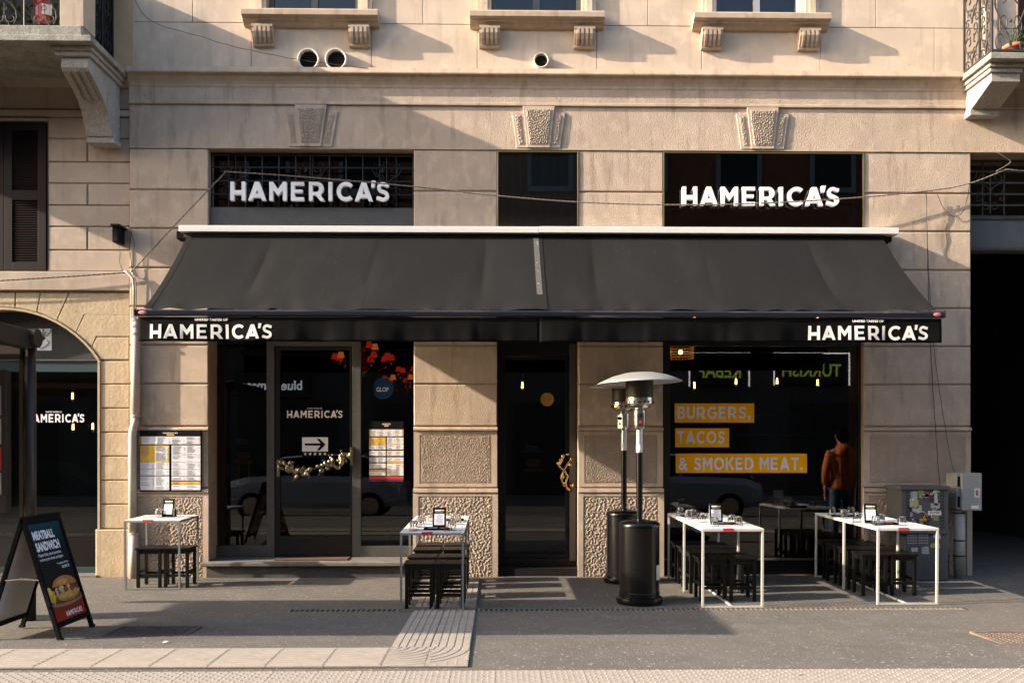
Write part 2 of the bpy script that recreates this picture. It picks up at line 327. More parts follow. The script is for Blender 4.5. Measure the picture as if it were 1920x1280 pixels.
def text(s, x0, x1, z0, z1, y, mat, parent=None, name='lettering', bold=.0, warp=None, xf=None, mirror=False, depth=0.):
    cu = bpy.data.curves.new('t', 'FONT'); cu.body = s; cu.offset = bold; cu.extrude = depth/2; cu.fill_mode = 'BOTH' if depth else 'FRONT'
    cu.resolution_u = 3; o = bpy.data.objects.new('t', cu); C.objects.link(o); me = bpy.data.meshes.new_from_object(o); bpy.data.objects.remove(o); bpy.data.curves.remove(cu)
    co = np.empty(len(me.vertices)*3); me.vertices.foreach_get('co', co); co = co.reshape(-1, 3); lo = co.min(0); hi = co.max(0)
    def fn(p):
        u = (p[0]-lo[0])/(hi[0]-lo[0]); v = (p[1]-lo[1])/(hi[1]-lo[1])
        if mirror: u = 1-u
        x = x0+u*(x1-x0); z = z0+v*(z1-z0); yy = y-p[2]
        if warp: yy += warp(x, z)
        return xf((x, yy, z)) if xf else (x, yy, z)
    me.name = name
    return place_mesh(me, name, mat, fn, parent)
def quad(mb, x0, x1, z0, z1, y, d=.001): return mb.box(x0, x1, y, y+d, z0, z1)
# ---------------------------------------------------------------- relief fields for hammered plaster
def field(res, lam, n=512, ax=1., ang=0., seed=1, spread=.45):
    g = np.random.default_rng(seed).standard_normal((n, n)); f = np.fft.fft2(g)
    kx = np.fft.fftfreq(n, res)[None, :]; ky = np.fft.fftfreq(n, res)[:, None]
    c, s = math.cos(ang), math.sin(ang); a = (kx*c+ky*s)*ax; b = -kx*s+ky*c; k = np.sqrt(a*a+b*b)*lam
    h = np.fft.ifft2(f*np.exp(-((k-1)/spread)**2)).real; h /= h.std(); return np.tanh(1.0*h+.25)
FD_P = (field(.008, .040, ax=.8, ang=.9, seed=3, spread=.6), .008)
FD_M = (field(.006, .020, ax=.8, ang=.2, seed=5), .006)
FD_K = (field(.006, .026, ax=.8, ang=.6, seed=6), .006)
def relief(name, mat, c, y, amp, fd, parent, step=None):
    """hammered panel; c = (xl0, xr0, xl1, xr1, z0, z1): left/right at the bottom, left/right at the top"""
    F_, res = fd; step = step or res*1.15; xl0, xr0, xl1, xr1, z0, z1 = c
    nx = max(6, int((xr1-xl1)/step)); ny = max(6, int((z1-z0)/step)); N = F_.shape[0]
    def fn(u, v):
        xa = xl0+(xl1-xl0)*v; xb = xr0+(xr1-xr0)*v; x = xa+(xb-xa)*u; z = z0+(z1-z0)*v
        e = min(u*nx, (1-u)*nx, v*ny, (1-v)*ny, 3)/3
        return (x, y+.002-amp*e*(1.0+F_[int((z+20)/res) % N, int((x+30)/res) % N]), z)
    o = MB().grid(nx, ny, fn).build(name, mat, parent, smooth=True); return o
# ---------------------------------------------------------------- the restaurant's building
bld = thing('apartment_building', 'tan plaster building with stone sills and keystones above the black awning', 'building')
XL, XR = X(243), 13.0
o1 = (X(390), X(776)); o2 = (X(932), X(1085)); o3 = (X(1243), X(1620)); o4 = (X(1820), X(1820)+3.3)
piers = [(XL, o1[0]), (o1[1], o2[0]), (o2[1], o3[0]), (o3[1], o4[0]), (o4[1], XR)]
ztop = Z(283); zroof = 9.4; YB = .016; YD = .5
uw = [(X(500), X(672)), (X(921), X(1091)), (X(1340), X(1508)), (8.2, 9.3)]; usill = Z(24, -.1)
mb = MB()
for i, (a, b) in enumerate(piers): mb.box(a+.001, b-.001, YB, YD, -.2, ztop)
mb.box(XL+.001, XR-.001, YB, YD, ztop, usill)
xs = [XL+.001]+[q for p in uw for q in p]+[XR-.001]
for i in range(0, len(xs), 2): mb.box(xs[i], xs[i+1], YB, YD, usill, zroof)
mb.build('wall', m_groove, bld)
lev = [281, 359, 431, 504, 576, 648, 720, 799]
g = .010
def block(a, b, z0, z1, mat, y=0., c=.009, name='plaster_block', parent=bld, yb=None):
    return MB().cham(a, b, y, (YB+.001) if yb is None else yb, z0, z1, c).build(name, mat, parent)
for i, (a, b) in enumerate(piers):
    for k in range(len(lev)-1):
        block(a, b, Z(lev[k+1])+g, Z(lev[k])-g, m_plr if i != 0 else m_pl)
    zm = Z(800); MB().prism([(YB+.01, zm), (-.012, zm-.008), (-.028, zm-.02), (-.028, zm-.04), (0, zm-.052), (YB+.01, zm-.052)], a-.004, b+.004, 'x').build('band_moulding', m_pl, bld)
    z1 = Z(809); z0 = Z(912)
    for q in ((a, a+.07, z0, z1), (b-.07, b, z0, z1), (a+.07, b-.07, z0, z0+.04), (a+.07, b-.07, z1-.04, z1)): MB().box(q[0], q[1], -.004, YB+.001, q[2], q[3]).build('panel_border', m_pl, bld)
    relief('hammered_panel', m_plv, (a+.068, b-.068, a+.068, b-.068, z0+.038, z1-.038), .003, .0050, FD_M, bld)
    zm = Z(915); MB().prism([(YB+.01, zm), (-.03, zm-.005), (-.034, zm-.045), (-.012, zm-.062), (YB+.01, zm-.062)], a-.008, b+.008, 'x').build('band_moulding', m_pl, bld)
    z1 = Z(925); z0 = -.05
    for q in ((a-.01, a+.055, z0, z1), (b-.055, b+.01, z0, z1), (a+.055, b-.055, z1-.03, z1)): MB().box(q[0], q[1], -.020, YB+.001, q[2], q[3]).build('panel_border', m_pl, bld)
    relief('hammered_plinth', m_plv, (a+.05, b-.05, a+.05, b-.05, z0, z1-.025), -.008, .0062, FD_P, bld)
# entablature, frieze and cornice
jx = [XL, X(960), X(1430), XR]
MB().box(XL, XR, 0, YB+.001, Z(281)+.004, Z(201)).build('entablature', m_plr, bld)
MB().prism([(YB+.01, Z(281)-.004), (-.012, Z(281)-.002), (-.012, Z(281)+.012), (YB+.01, Z(281)+.012)], XL, XR, 'x').build('lintel_edge', m_pl, bld)
MB().prism([(.01, Z(200)), (-.028, Z(199)), (-.028, Z(195)), (-.021, Z(194)), (.01, Z(194))], XL, XR, 'x').build('frieze_lip', m_pl, bld)
MB().box(XL, XR, -.02, YB+.001, Z(194), Z(169)).build('frieze', m_plr, bld)
zc = Z(169)
prof = [(.01, zc), (-.022, zc), (-.03, Z(166)), (-.03, Z(163)), (-.045, Z(158)), (-.075, Z(152)), (-.085, Z(148)), (-.128, Z(147)), (-.13, Z(137, -.13)), (-.10, Z(135)), (YB+.02, Z(133)), (YB+.02, zc)]
MB().prism(prof, XL, XR, 'x').build('cornice', m_corn, bld)
# upper wall: large thin-jointed panels
zt = Z(133); zj = Z(47); th = .0035
def upanels(z0, z1, cuts):
    cs = sorted(cuts)
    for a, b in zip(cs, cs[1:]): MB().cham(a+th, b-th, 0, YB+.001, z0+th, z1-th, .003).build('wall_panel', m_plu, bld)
upanels(zt, zj, [XL, X(471), X(697), X(895), X(1119), X(1316), X(1538), X(1752), X(1960), 8.0, 9.5, XR])
zu = usill
xr_ = [(XL, uw[0][0]), (uw[0][1], uw[1][0]), (uw[1][1], uw[2][0]), (uw[2][1], uw[3][0]), (uw[3][1], XR)]
cutj = [X(361), X(793), X(1215), X(1642), 10.5]
for (a, b), c in zip(xr_, cutj):
    for lo, hi in ((zj, zj+.62), (zj+.62, zj+1.24), (zj+1.24, zroof)):
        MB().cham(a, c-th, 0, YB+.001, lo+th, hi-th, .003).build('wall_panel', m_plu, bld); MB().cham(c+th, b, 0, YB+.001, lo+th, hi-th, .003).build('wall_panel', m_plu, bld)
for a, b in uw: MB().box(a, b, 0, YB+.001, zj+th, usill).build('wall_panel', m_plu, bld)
# pilaster strip groove at the right is the joint of two panels; upper windows
def upper_window(a, b, sx0, sx1, open_=0):
    for s, (p, q) in ((-1, (a-.165, a)), (1, (b, b+.165))):
        MB().box(p, q, -.05, .012, usill+.001, zroof-.2).build('window_surround', m_plu, bld)
        MB().box(min(p, q)+(.0 if s > 0 else .0)+.045, max(p, q)-.045, -.066, -.0495, usill+.001, zroof-.2).build('window_surround', m_plu, bld)
    wn = MB(); fr = .055
    wn.box(a, a+fr, .13, .2, usill, zroof-.3); wn.box(b-fr, b, .13, .2, usill, zroof-.3); wn.box(a+fr, b-fr, .13, .2, usill, usill+.05); mid = (a+b)/2; wn.box(mid-.04, mid+.04, .128, .2, usill+.05, zroof-.3)
    wf = wn.build('window', m_white if open_ else m_alu, bld)
    for p, q in ((a+fr, mid-.04), (mid+.04, b-fr)):
        box('pane', m_glassm, p, q, .16, .168, usill+.05, zroof-.3, wf)
    box('curtain', m_curt, a, b, .36, .37, usill, zroof-.3, wf)
    # sill with moulded underside
    zs = Z(18, -.17); z1 = Z(31.5, -.17)
    pr = [(.01, zs), (-.165, zs-.006), (-.172, zs-.02), (-.172, z1+.008), (-.16, z1), (-.12, z1-.012), (-.115, z1-.03), (-.08, z1-.045), (-.05, z1-.075), (-.03, z1-.08), (.01, z1-.082)]
    sill = MB().prism(pr, sx0, sx1, 'x').build('window_sill', m_corn, bld)
    for c in (sx0+.235, sx1-.235):
        x0, x1 = c-.125, c+.125; zt_ = z1-.083
        pr = [(.01, zt_), (-.125, zt_), (-.125, zt_-.03), (-.115, zt_-.045), (-.115, zt_-.09), (-.09, zt_-.15), (-.055, zt_-.2), (-.05, zt_-.225), (-.045, zt_-.235), (.01, zt_-.235)]
        br = MB(); br.prism(pr, x0, x1, 'x')
        for k in range(4):
            xx = x0+.03+k*(.25-.06-.03)/3
            br.prism([(-.118, zt_-.03), (-.13, zt_-.036), (-.13, zt_-.09), (-.106, zt_-.15), (-.07, zt_-.205), (-.055, zt_-.205)], xx, xx+.03, 'x')
        br.build('sill_bracket', m_corn, sill)
upper_window(*uw[0], X(452, -.17), X(708, -.17)); upper_window(*uw[1], X(881, -.17), X(1134, -.17)); upper_window(*uw[2], X(1302, -.17), X(1559, -.17), 1)
# keystones
for t0, t1, b0, b1 in ((553.5, 614, 561, 603), (980, 1040, 988, 1031), (1399.5, 1459, 1408, 1450)):
    zb, z2 = Z(278), Z(200.5); a, b, c, d = X(b0), X(b1), X(t0), X(t1)
    kb = MB().prism([(a, zb), (b, zb), (d, z2), (c, z2)], -.034, .01).build('keystone', m_pl, bld, bevel=.004)
    i = .026; relief('hammered_face', m_plv, (a+i, b-i, c+i, d-i, zb+.03, z2-.03), -.034, .0080, FD_K, kb)
    zv = Z(212)
    for s in (-1, 1):
        e, f = (a, c) if s < 0 else (b, d); e2, f2 = e+s*.125, e+s*.125+(f-e)*.86+s*.012; f1 = e+(f-e)*.86
        pts = [(e2, zb), (e, zb), (f1, zv), (f2, zv)] if s < 0 else [(e, zb), (e2, zb), (f2, zv), (f1, zv)]
        v = MB().prism(pts, -.018, .01).build('side_voussoir', m_pl, bld, bevel=.004)
        l0, r0, l1, r1 = (e2, e, f2, f1) if s < 0 else (e, e2, f1, f2)
        relief('hammered_face', m_plv, (l0+.024, r0-.024, l1+.024, r1-.024, zb+.03, zv-.024), -.018, .0070, FD_K, v)
# ---- shopfront 1 (double pane and door) -------------------------------------------------
def frame_bars(name, mat, bars, y0, y1, parent):
    m = MB()
    for x0, x1, z0, z1 in bars: m.box(x0, x1, y0, y1, z0, z1)
    return m.build(name, mat, parent, bevel=.003)
YF = .36; sf = lambda p: X(p, YF); zf = lambda q: Z(q, YF)
zst = Z(1052, -.08)
MB().prism([(-.10, zst-.045), (-.10, zst-.012), (-.09, zst), (YF+.06, zst+.012), (YF+.06, zst-.055), (-.085, zst-.055)], X(383), o1[1]-.003, 'x').build('door_step', m_step, bld)
box('step_riser', m_stepf, o1[0]-.004, o1[1]-.004, -.05, YF, -.1, zst-.055, bld)
zsf = zst+.0125; ztl = Z(640)+.35
x0, x1, x2, x3, x4, x5 = sf(391), sf(402), sf(501), sf(518.5), sf(657), sf(677); x6 = o1[1]-.002
frame_bars('shopfront_frame', m_alu, [(x0-.05, x1, zsf, ztl), (x1, x2, zsf, zf(1021)), (x2, x3-.02, zsf, ztl), (x4+.03, x5, zsf, ztl), (x5, x6, zsf, zf(1022)), (x6-.03, x6, zf(1022), ztl), (x1, x2, zf(652)+.1, ztl), (x5, x6-.03, zf(652)+.1, ztl), (x3-.02, x4+.03, zf(650), ztl)], YF-.03, YF+.05, bld)
for a, b in ((x1, x2), (x5, x6-.03)): box('shop_pane', m_glass, a, b, YF+.005, YF+.015, zf(1021), zf(652)+.1, bld)
dr = thing('door', 'glass door with a garland of spoons between its pulls, up the stone step', 'door', (0, 0, 0))
del dr['category'], dr['label']; dr['label'] = 'glass leaf with spoon garland'; dr.parent = bld
frame_bars('door_frame', m_aluv, [(x3-.018, sf(525.5), zsf+.01, zf(651)), (sf(656.5), x4+.028, zsf+.01, zf(651)), (sf(525.5), sf(656.5), zsf+.01, zf(1004)), (sf(525.5), sf(656.5), zf(657), zf(651))], YF-.02, YF+.035, dr)
box('door_pane', m_glass, sf(525.5), sf(656.5), YF+.008, YF+.018, zf(1004), zf(657), dr)
# upper transom windows
yU = .16
box('transom_panel', m_alu, o1[0], o1[1]-.001, .06, .1, Z(640)+.3, Z(391, .06), bld)
box('transom_pane', m_glassd, o1[0], o1[1]-.001, .24, .25, Z(391, .06), ztop-.001, bld)
def scroll(cx, cz, r, a0, turns, cw=1, n=22, shrink=.25):
    return [(cx+r*(1-(1-shrink)*i/n)*math.cos(a0+cw*turns*2*PI*i/n), cz+r*(1-(1-shrink)*i/n)*math.sin(a0+cw*turns*2*PI*i/n)) for i in range(n+1)]
def iron_motif(mb, cx, cz, h, y, r=.006, flip=1):
    """four pairs of C-scrolls on a stem"""
    P = lambda pts: [(cx+p[0]*h*.5, y, cz+p[1]*h*.5*flip) for p in pts]
    mb.tube(P([(0, -1), (0, 1)]), r, 5)
    for s in (-1, 1):
        mb.tube(P([(s*q[0], q[1]) for q in scroll(.28, .42, .22, -2.2, 1.15)]), r, 4)
        mb.tube(P([(s*q[0], q[1]) for q in [(.0, -.1), (.2, .1), (.45, .2), (.6, .45), (.5, .72), (.28, .64)]]), r, 4)
        mb.tube(P([(s*q[0], q[1]) for q in [(.0, -.12), (.2, -.3), (.4, -.25), (.52, -.05)]+scroll(.45, -.42, .14, 1.5, -1.0, n=12)]), r, 4)
        mb.tube(P([(s*q[0], q[1]) for q in scroll(.16, -.72, .16, 1.8, -.8, n=12, shrink=.6)]), r, 4)
def grille(x0, x1, z0, z1, y, nx, nz, mat, motifs, parent, r=.008):
    for i in range(nx+1):
        xx = x0+(x1-x0)*i/nx; MB().cyl((xx, y, z0), (xx, y, z1), r, seg=6).build('bar', mat, parent)
    for i in range(nz+1):
        zz = z0+(z1-z0)*i/nz; MB().box(x0, x1, y-r*1.6, y+r*1.6, zz-r, zz+r).build('rail', mat, parent)
    for fx in motifs:
        m = MB(); iron_motif(m, x0+(x1-x0)*fx, (z0+z1)/2, (z1-z0)*.9, y-.02, .006); m.build('scrollwork', mat, parent)
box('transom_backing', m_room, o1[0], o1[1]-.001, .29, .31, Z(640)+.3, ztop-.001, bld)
gr = thing('window_grille', 'black iron grille', 'grille'); del gr['category'], gr['label']; gr.name = 'window_grille'; gr.parent = bld
grille(o1[0]+.01, o1[1]-.02, Z(391, .06)+.01, ztop-.02, .12, 12, 4, m_ironb, (.12, .49, .87), gr)
# ---- door 2 -----------------------------------------------------------------------------
YG = .30; sg = lambda p: X(p, YG); zg = lambda q: Z(q, YG)
MB().box(o2[0]+.002, o2[1]-.002, .02, YG+.05, -.1, zg(1060)).build('door_step', m_stepd, bld)
frame_bars('doorway_frame', m_aluv, [(o2[0]+.002, sg(942), zg(1060), ztl), (sg(1067)+.0, o2[1]+.0-.002, zg(1060), ztl), (sg(942), sg(1067), zg(668), ztl), (sg(942), sg(1067), zg(1060), zg(1046))], YG-.03, YG+.05, bld)
dj = box('door_jamb', m_alu, sg(1067), sg(1079), YG-.05, YG-.031, zg(1050), zg(645), bld)
d2 = bpy.data.objects.new('door', None); C.objects.link(d2); d2.parent = bld; d2['label'] = 'narrow black glass door with brass cutlery pull'
frame_bars('door_frame', m_aluv, [(sg(942.4), sg(948), zg(1045), zg(669)), (sg(1060), sg(1066.6), zg(1045), zg(669)), (sg(948), sg(1060), zg(1045), zg(1038)), (sg(948), sg(1060), zg(674), zg(669))], YG-.005, YG+.03, d2)
box('door_pane', m_glass, sg(948), sg(1060), YG+.01, YG+.02, zg(1038), zg(674), d2)
# ---- big window -------------------------------------------------------------------------
YW = .12; sw = lambda p: X(p, YW); zw = lambda q: Z(q, YW)
frame_bars('shopfront_frame', m_aluv, [(o3[0]+.002, sw(1256), .03, ztl), (sw(1609), o3[1]-.002, .03, ztl), (sw(1256), sw(1609), zw(1062), zw(1046)), (sw(1256), sw(1609), zw(648), ztl)], YW-.03, YW+.05, bld)
box('shop_pane', m_glass, sw(1256), sw(1609), YW, YW+.01, zw(1046), zw(648), bld)
box('stall_riser', m_aluv, sw(1256), sw(1609), YW-.01, YW+.03, .02, zw(1062), bld)
box('window_ledge', m_alu, o3[0]+.01, o3[1]-.01, YW-.09, YW-.031, zw(1049), zw(1046), bld)
for (a, b) in (o2, o3):      # brass trimmed panes above the awning
    tr = frame_bars('brass_trim', m_gold, [(a+.001, a+.016, Z(640)+.5, ztop-.002), (b-.016, b-.001, Z(640)+.5, ztop-.002), (a+.016, b-.016, ztop-.018, ztop-.002)], -.012, .03, bld)
    box('transom_pane', m_glassm if a < 1 else m_glassd, a+.016, b-.016, .01, .02, Z(640)+.5, ztop-.018, bld)
    box('transom_backing', m_curt2 if a < 1 else m_room, a+.016, b-.016, *((.045, .06) if a < 1 else (.30, .32)), Z(640)+.5, ztop-.018, bld)
MB().box(o1[0], o3[1], .28, .5, Z(640)+.34, Z(391)).build('lintel', m_room, bld)
# ---- gateway on the right ---------------------------------------------------------------
ga, gb = o4
MB().box(ga, gb, .2, .34, Z(468, .2), Z(402, .2)).build('gate_beam', m_cab, bld)
for q in (402, 461): MB().box(ga, gb, .18, .2, Z(q+5, .18), Z(q, .18)).build('gate_beam_edge', m_irong, bld)
g2 = bpy.data.objects.new('gate_grille', None); C.objects.link(g2); g2.parent = bld
grille(ga+.01, gb-.01, Z(400, .2), ztop-.01, .26, 12, 5, m_irong, (.11, .38, .65), g2, r=.011)
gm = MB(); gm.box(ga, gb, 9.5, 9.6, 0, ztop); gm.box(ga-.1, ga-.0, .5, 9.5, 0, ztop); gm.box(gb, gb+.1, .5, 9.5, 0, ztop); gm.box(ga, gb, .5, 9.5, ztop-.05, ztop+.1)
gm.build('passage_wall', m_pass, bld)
# ---- dark room behind the shop windows ----------------------------------------------------
rm = MB(); RZ = .2; rx0, rx1 = XL+.1, o4[0]-.15
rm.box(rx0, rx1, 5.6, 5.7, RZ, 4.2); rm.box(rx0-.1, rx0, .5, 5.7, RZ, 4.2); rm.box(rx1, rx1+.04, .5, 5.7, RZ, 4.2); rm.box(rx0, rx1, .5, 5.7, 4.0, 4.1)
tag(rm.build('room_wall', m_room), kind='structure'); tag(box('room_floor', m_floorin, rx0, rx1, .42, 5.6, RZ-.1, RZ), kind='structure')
# ---------------------------------------------------------------- building on the left
lb = thing('corner_building', 'yellowish plaster building with arched shop window, shutters and stone balcony at left', 'building')
YL = .05; YLb = .066; LX0 = -9.5; LX1 = XL-.004
lx = lambda p: X(p, YL); lz = lambda q: Z(q, YL, 150)
acx, acz, ar = lx(5), lz(793), (lx(220)-lx(5)); ax1 = lx(184.5); zsp = acz+math.sqrt(ar*ar-(ax1-acx)**2); ax0 = 2*acx-ax1
def arch_pts(n=18, dr=0.):
    a = math.acos((ax1-acx)/ar); return [(acx+(ar+dr)*math.cos(a+(PI-2*a)*i/n), acz+(ar+dr)*math.sin(a+(PI-2*a)*i/n)) for i in range(n+1)]
ap = arch_pts()
mb = MB(); mb.box(ax1, LX1, YLb, YD, -.2, zsp)
zsc = lz(547)
for p, q in zip(ap, ap[1:]): mb.prism([(q[0], q[1]), (p[0], p[1]), (p[0], zsc), (q[0], zsc)], YLb, YD)
mb.box(ax1, LX1, YLb, YD, zsp, zsc); mb.box(LX0, ax0, YLb, YD, -.2, zsc)
w0, w1 = lx(-88), lx(88); zw0, zw1 = lz(509), lz(229)
mb.box(LX0, LX1, YLb, YD, zsc, zw0); mb.box(w1, LX1, YLb, YD, zw0, zw1); mb.box(LX0, w0, YLb, YD, zw0, zw1); mb.box(LX0, LX1, YLb, YD, zw1, lz(120))
mb.box(lx(211), LX1, YLb, YD, lz(120), zroof); mb.box(LX0, lx(-130), YLb, YD, lz(120), zroof)
mb.build('wall', m_groove, lb)
def lblock(a, b, z0, z1, mat, y=YL, c=.008): return MB().cham(a, b, y, YLb+.001, z0, z1, c).build('plaster_block', mat, lb)
rows = [220, 260, 304, 344, 385, 425, 469, 509]
for k in range(7):
    z1, z0 = lz(rows[k])-.007, lz(rows[k+1])+.007
    if k % 2: lblock(lx(91), lx(163)-.004, z0, z1, m_pll2); lblock(lx(165)+.004, LX1-.01, z0, z1, m_pll2)
    else: lblock(lx(91), LX1-.01, z0, z1, m_pll2)
MB().cham(LX0, LX1, YL-.045, YLb+.01, lz(545), lz(510), .006).build('string_course', m_pll2, lb)
MB().prism([(YLb+.01, lz(220)), (YL-.03, lz(219)), (YL-.035, lz(209)), (YLb+.01, lz(206))], LX0, LX1, 'x').build('moulding', m_pll2, lb)
MB().box(LX0, LX1, YL+.002, YLb+.001, lz(204), lz(166)).build('band', m_pll2, lb)
MB().prism([(YLb+.01, lz(166)), (YL-.02, lz(165)), (YL-.05, lz(152)), (YL-.06, lz(149)), (YLb+.01, lz(149))], LX0, LX1, 'x').build('moulding', m_pll2, lb)
box('upper_pilaster', M('pilaster_peach_bounce', (.62, .42, .25), .9, var=.1, dirt=.3, bump=.3), lx(211), LX1+.05, -.005, YLb+.001, lz(149)+.0, zroof, lb)  # reflected light put into the pilaster's brighter orange colour
# pier blocks under the arch and the plinth
pr_ = [676, 720, 765, 810, 855, 900, 945, 991]
for k in range(7): lblock(ax1+.022, LX1-.02, lz(pr_[k+1])+.006, lz(pr_[k])-.006, m_pll)
MB().cham(lx(180), LX1-.01, YL-.02, YLb+.001, -.1, lz(992), .012).build('plinth_block', m_pll, lb)
# voussoirs: radial joints
def on_arc(px_): x = lx(px_); return (x, acz+math.sqrt(ar*ar-(x-acx)**2))
zt_ = lz(548); dro = .022
def toward(p, d): v = Vector((p[0]-acx, p[1]-acz)).normalized(); return (p[0]+v.x*d, p[1]+v.y*d)
jn = [(on_arc(28), (lx(29), zt_)), (on_arc(68), (lx(76), zt_)), (on_arc(105), (lx(130), zt_)), (on_arc(139), (lx(158), lz(589))), (on_arc(168), (lx(181), lz(631)))]
jn = [((2*acx-on_arc(28)[0], on_arc(28)[1]), (2*acx-lx(29), zt_))]+jn
def arcseg(p, q, n=4):
    a0 = math.atan2(p[1]-acz, p[0]-acx); a1 = math.atan2(q[1]-acz, q[0]-acx)
    return [(acx+(ar+dro)*math.cos(a0+(a1-a0)*i/n), acz+(ar+dro)*math.sin(a0+(a1-a0)*i/n)) for i in range(n+1)]
gp = .006
def voussoir(pts):
    cx = sum(p[0] for p in pts)/len(pts); cz = sum(p[1] for p in pts)/len(pts)
    pts = [(p[0]+(gp if p[0] < cx else -gp), p[1]+(gp if p[1] < cz else -gp)) for p in pts]
    MB().prism(pts, YL, YLb+.002).build('voussoir', m_pll, lb, bevel=.006)
for (a, b), (c, d) in zip(jn[:3], jn[1:4]): voussoir(arcseg(a, c)+[d, b])
a, b = jn[3]; c, d = jn[4]; voussoir(arcseg(a, c)+[d, (LX1-.012, d[1]), (LX1-.012, zt_), b])
a, b = jn[4]; c, d = jn[5]; voussoir(arcseg(a, c)+[d, (LX1-.012, d[1]), (LX1-.012, b[1]), b])
a, b = jn[5]; e = on_arc(184.4); voussoir(arcseg(a, e)+[(ax1+.022, lz(674)), (LX1-.02, lz(674)), (LX1-.02, b[1]), b])
a0 = math.acos((ax1-acx)/ar)
st = []
for i in range(21):
    aa = a0+(PI-2*a0)*i/20; st.append((aa))
tr = MB()
for p, q in zip(st, st[1:]):
    P = lambda a, r: (acx+r*math.cos(a), acz+r*math.sin(a))
    tr.prism([P(q, ar-.006), P(p, ar-.006), P(p, ar+.02), P(q, ar+.02)], YL-.012, YLb+.05)
tr.box(ax1-.006, ax1+.02, YL-.012, YLb+.05, -.05, zsp); tr.build('arch_trim', m_pll, lb)
# arched shop window
ys = .26; qx = lambda p: X(p, ys); qz = lambda q: Z(q, ys, 120)
m_fasc = M('blue_black_fascia', (.018, .020, .025), .7, var=.3, vs=6)
hd = MB()
for p, q in zip(ap, ap[1:]): hd.prism([(q[0], qz(673)), (p[0], qz(673)), (p[0], max(p[1], qz(673)+.01)+.02), (q[0], max(q[1], qz(673)+.01)+.02)], ys, ys+.05)
hd.build('fascia_panel', m_fasc, lb)
box('transom_bar', m_alu, ax0, ax1, ys-.05, ys+.04, qz(677), qz(674), lb); box('transom_bar', m_teal, ax0, ax1, ys-.03, ys+.04, qz(697), qz(678), lb)
frame_bars('shopfront_frame', m_teal, [(ax1-.03, ax1+.0, .03, qz(697)), (ax0, ax1-.03, .03, qz(1062)), (qx(-60), qx(-45), qz(1062), qz(697))], ys-.03, ys+.05, lb)
box('shop_pane', m_glass, qx(-45), ax1-.03, ys, ys+.01, qz(1062), qz(697), lb); box('shop_pane', m_glass, ax0, qx(-60), ys, ys+.01, qz(1062), qz(697), lb)
box('threshold', m_step, ax0, ax1, -.02, ys, -.05, .055, lb)
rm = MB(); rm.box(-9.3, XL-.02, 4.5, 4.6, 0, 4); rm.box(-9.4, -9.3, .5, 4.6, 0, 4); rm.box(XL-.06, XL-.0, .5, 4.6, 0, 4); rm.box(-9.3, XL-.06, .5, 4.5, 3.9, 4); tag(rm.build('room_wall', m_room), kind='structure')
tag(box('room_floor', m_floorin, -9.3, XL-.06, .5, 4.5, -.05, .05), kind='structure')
box('sticker', m_wht, qx(70), qx(97), ys-.004, ys-.001, qz(657), qz(616), lb)
sc = MB()
for pts in ([(71, 650), (78, 654), (90, 646), (93, 640), (88, 638)], [(82, 616), (80, 627), (88, 630), (95, 622), (96, 616)], [(70, 640), (75, 645), (86, 622)]): sc.tube([(qx(a), ys-.006, qz(b)) for a, b in pts], .007, 4)
sc.build('sticker_scribble', m_gry, lb)
logo(qx(50), qx(159), qz(791.5), qz(776), ys-.004, m_wsign, lb, name='window_lettering', join=True); text('UNITED TASTES OF', qx(86), qx(116), qz(773.5), qz(770.5), ys-.004, m_wsign, lb, 'window_lettering', .01)
# shuttered window
sh = bpy.data.objects.new('shuttered_window', None); C.objects.link(sh); sh.parent = lb
for x0_, x1_ in ((lx(8), lx(87)), (lx(-72), lx(7)), ):
    f = .10; zb, z2 = zw0+.01, zw1-.01; zm = lz(367)
    frame_bars('shutter', m_shut, [(x0_, x0_+f, zb, z2), (x1_-f, x1_, zb, z2), (x0_+f, x1_-f, zb, zb+f), (x0_+f, x1_-f, z2-f, z2), (x0_+f, x1_-f, zm-.06, zm+.06)], YL-.01, YL+.035, sh)
    sl = MB(); n = 26
    for lo, hi in ((zb+f, zm-.06), (zm+.06, z2-f)):
        for i in range(n):
            zz = lo+(hi-lo)*(i+.5)/n; d = (hi-lo)/n*.42
            sl.prism([(YL-.002, zz-d), (YL+.028, zz+d), (YL+.028, zz+d+.005), (YL-.002, zz-d+.005)], x0_+f, x1_-f, 'x')
    tag(sl.build('louvre_slats', m_shut, sh), kind='stuff')
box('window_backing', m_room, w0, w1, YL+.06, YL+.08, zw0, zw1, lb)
box('window_shelf', m_pll2, w0-.03, lx(91), YL-.03, YLb, lz(228)-.0, lz(224), lb)
# ---------------------------------------------------------------- balconies
def slab_profile(x0, x1, d, z, th, mat, parent, name='balcony_slab', lip=.045):
    m = MB(); m.box(x0, x1, -d, .04, z, z+th); return m.build(name, mat, parent, bevel=.008)
yb_ = Z(153); bx1 = X(241); bd = 1.04
bal = thing('stone_balcony', 'mossy stone balcony with pier and wrought iron panels over shuttered window', 'balcony'); 
slab_profile(-9.3, bx1, bd, yb_, .07, m_granl, bal)
MB().box(-9.3, bx1-.13, -bd+.07, .0, yb_+.07, yb_+.205).build('balcony_kerb', m_granl, bal, bevel=.012)
px0, px1 = Wp(112, 0, -bd+.10).x, Wp(157, 0, -bd+.10).x
box('balcony_pier', m_pll2, px0, px1, -bd+.10, -bd+.40, yb_+.205, yb_+1.05, bal, .006)
box('balcony_pier', m_pll2, -6.6, -6.3, -bd+.10, -bd+.40, yb_+.205, yb_+1.05, bal, .006)
box('balcony_coping', m_granl, -9.3, px1+.04, -bd+.06, -bd+.44, yb_+1.05, yb_+1.13, bal, .01); box('balcony_coping', m_granl, px1-.3, px1+.04, -bd+.44, -.02, yb_+1.05, yb_+1.13, bal, .01)
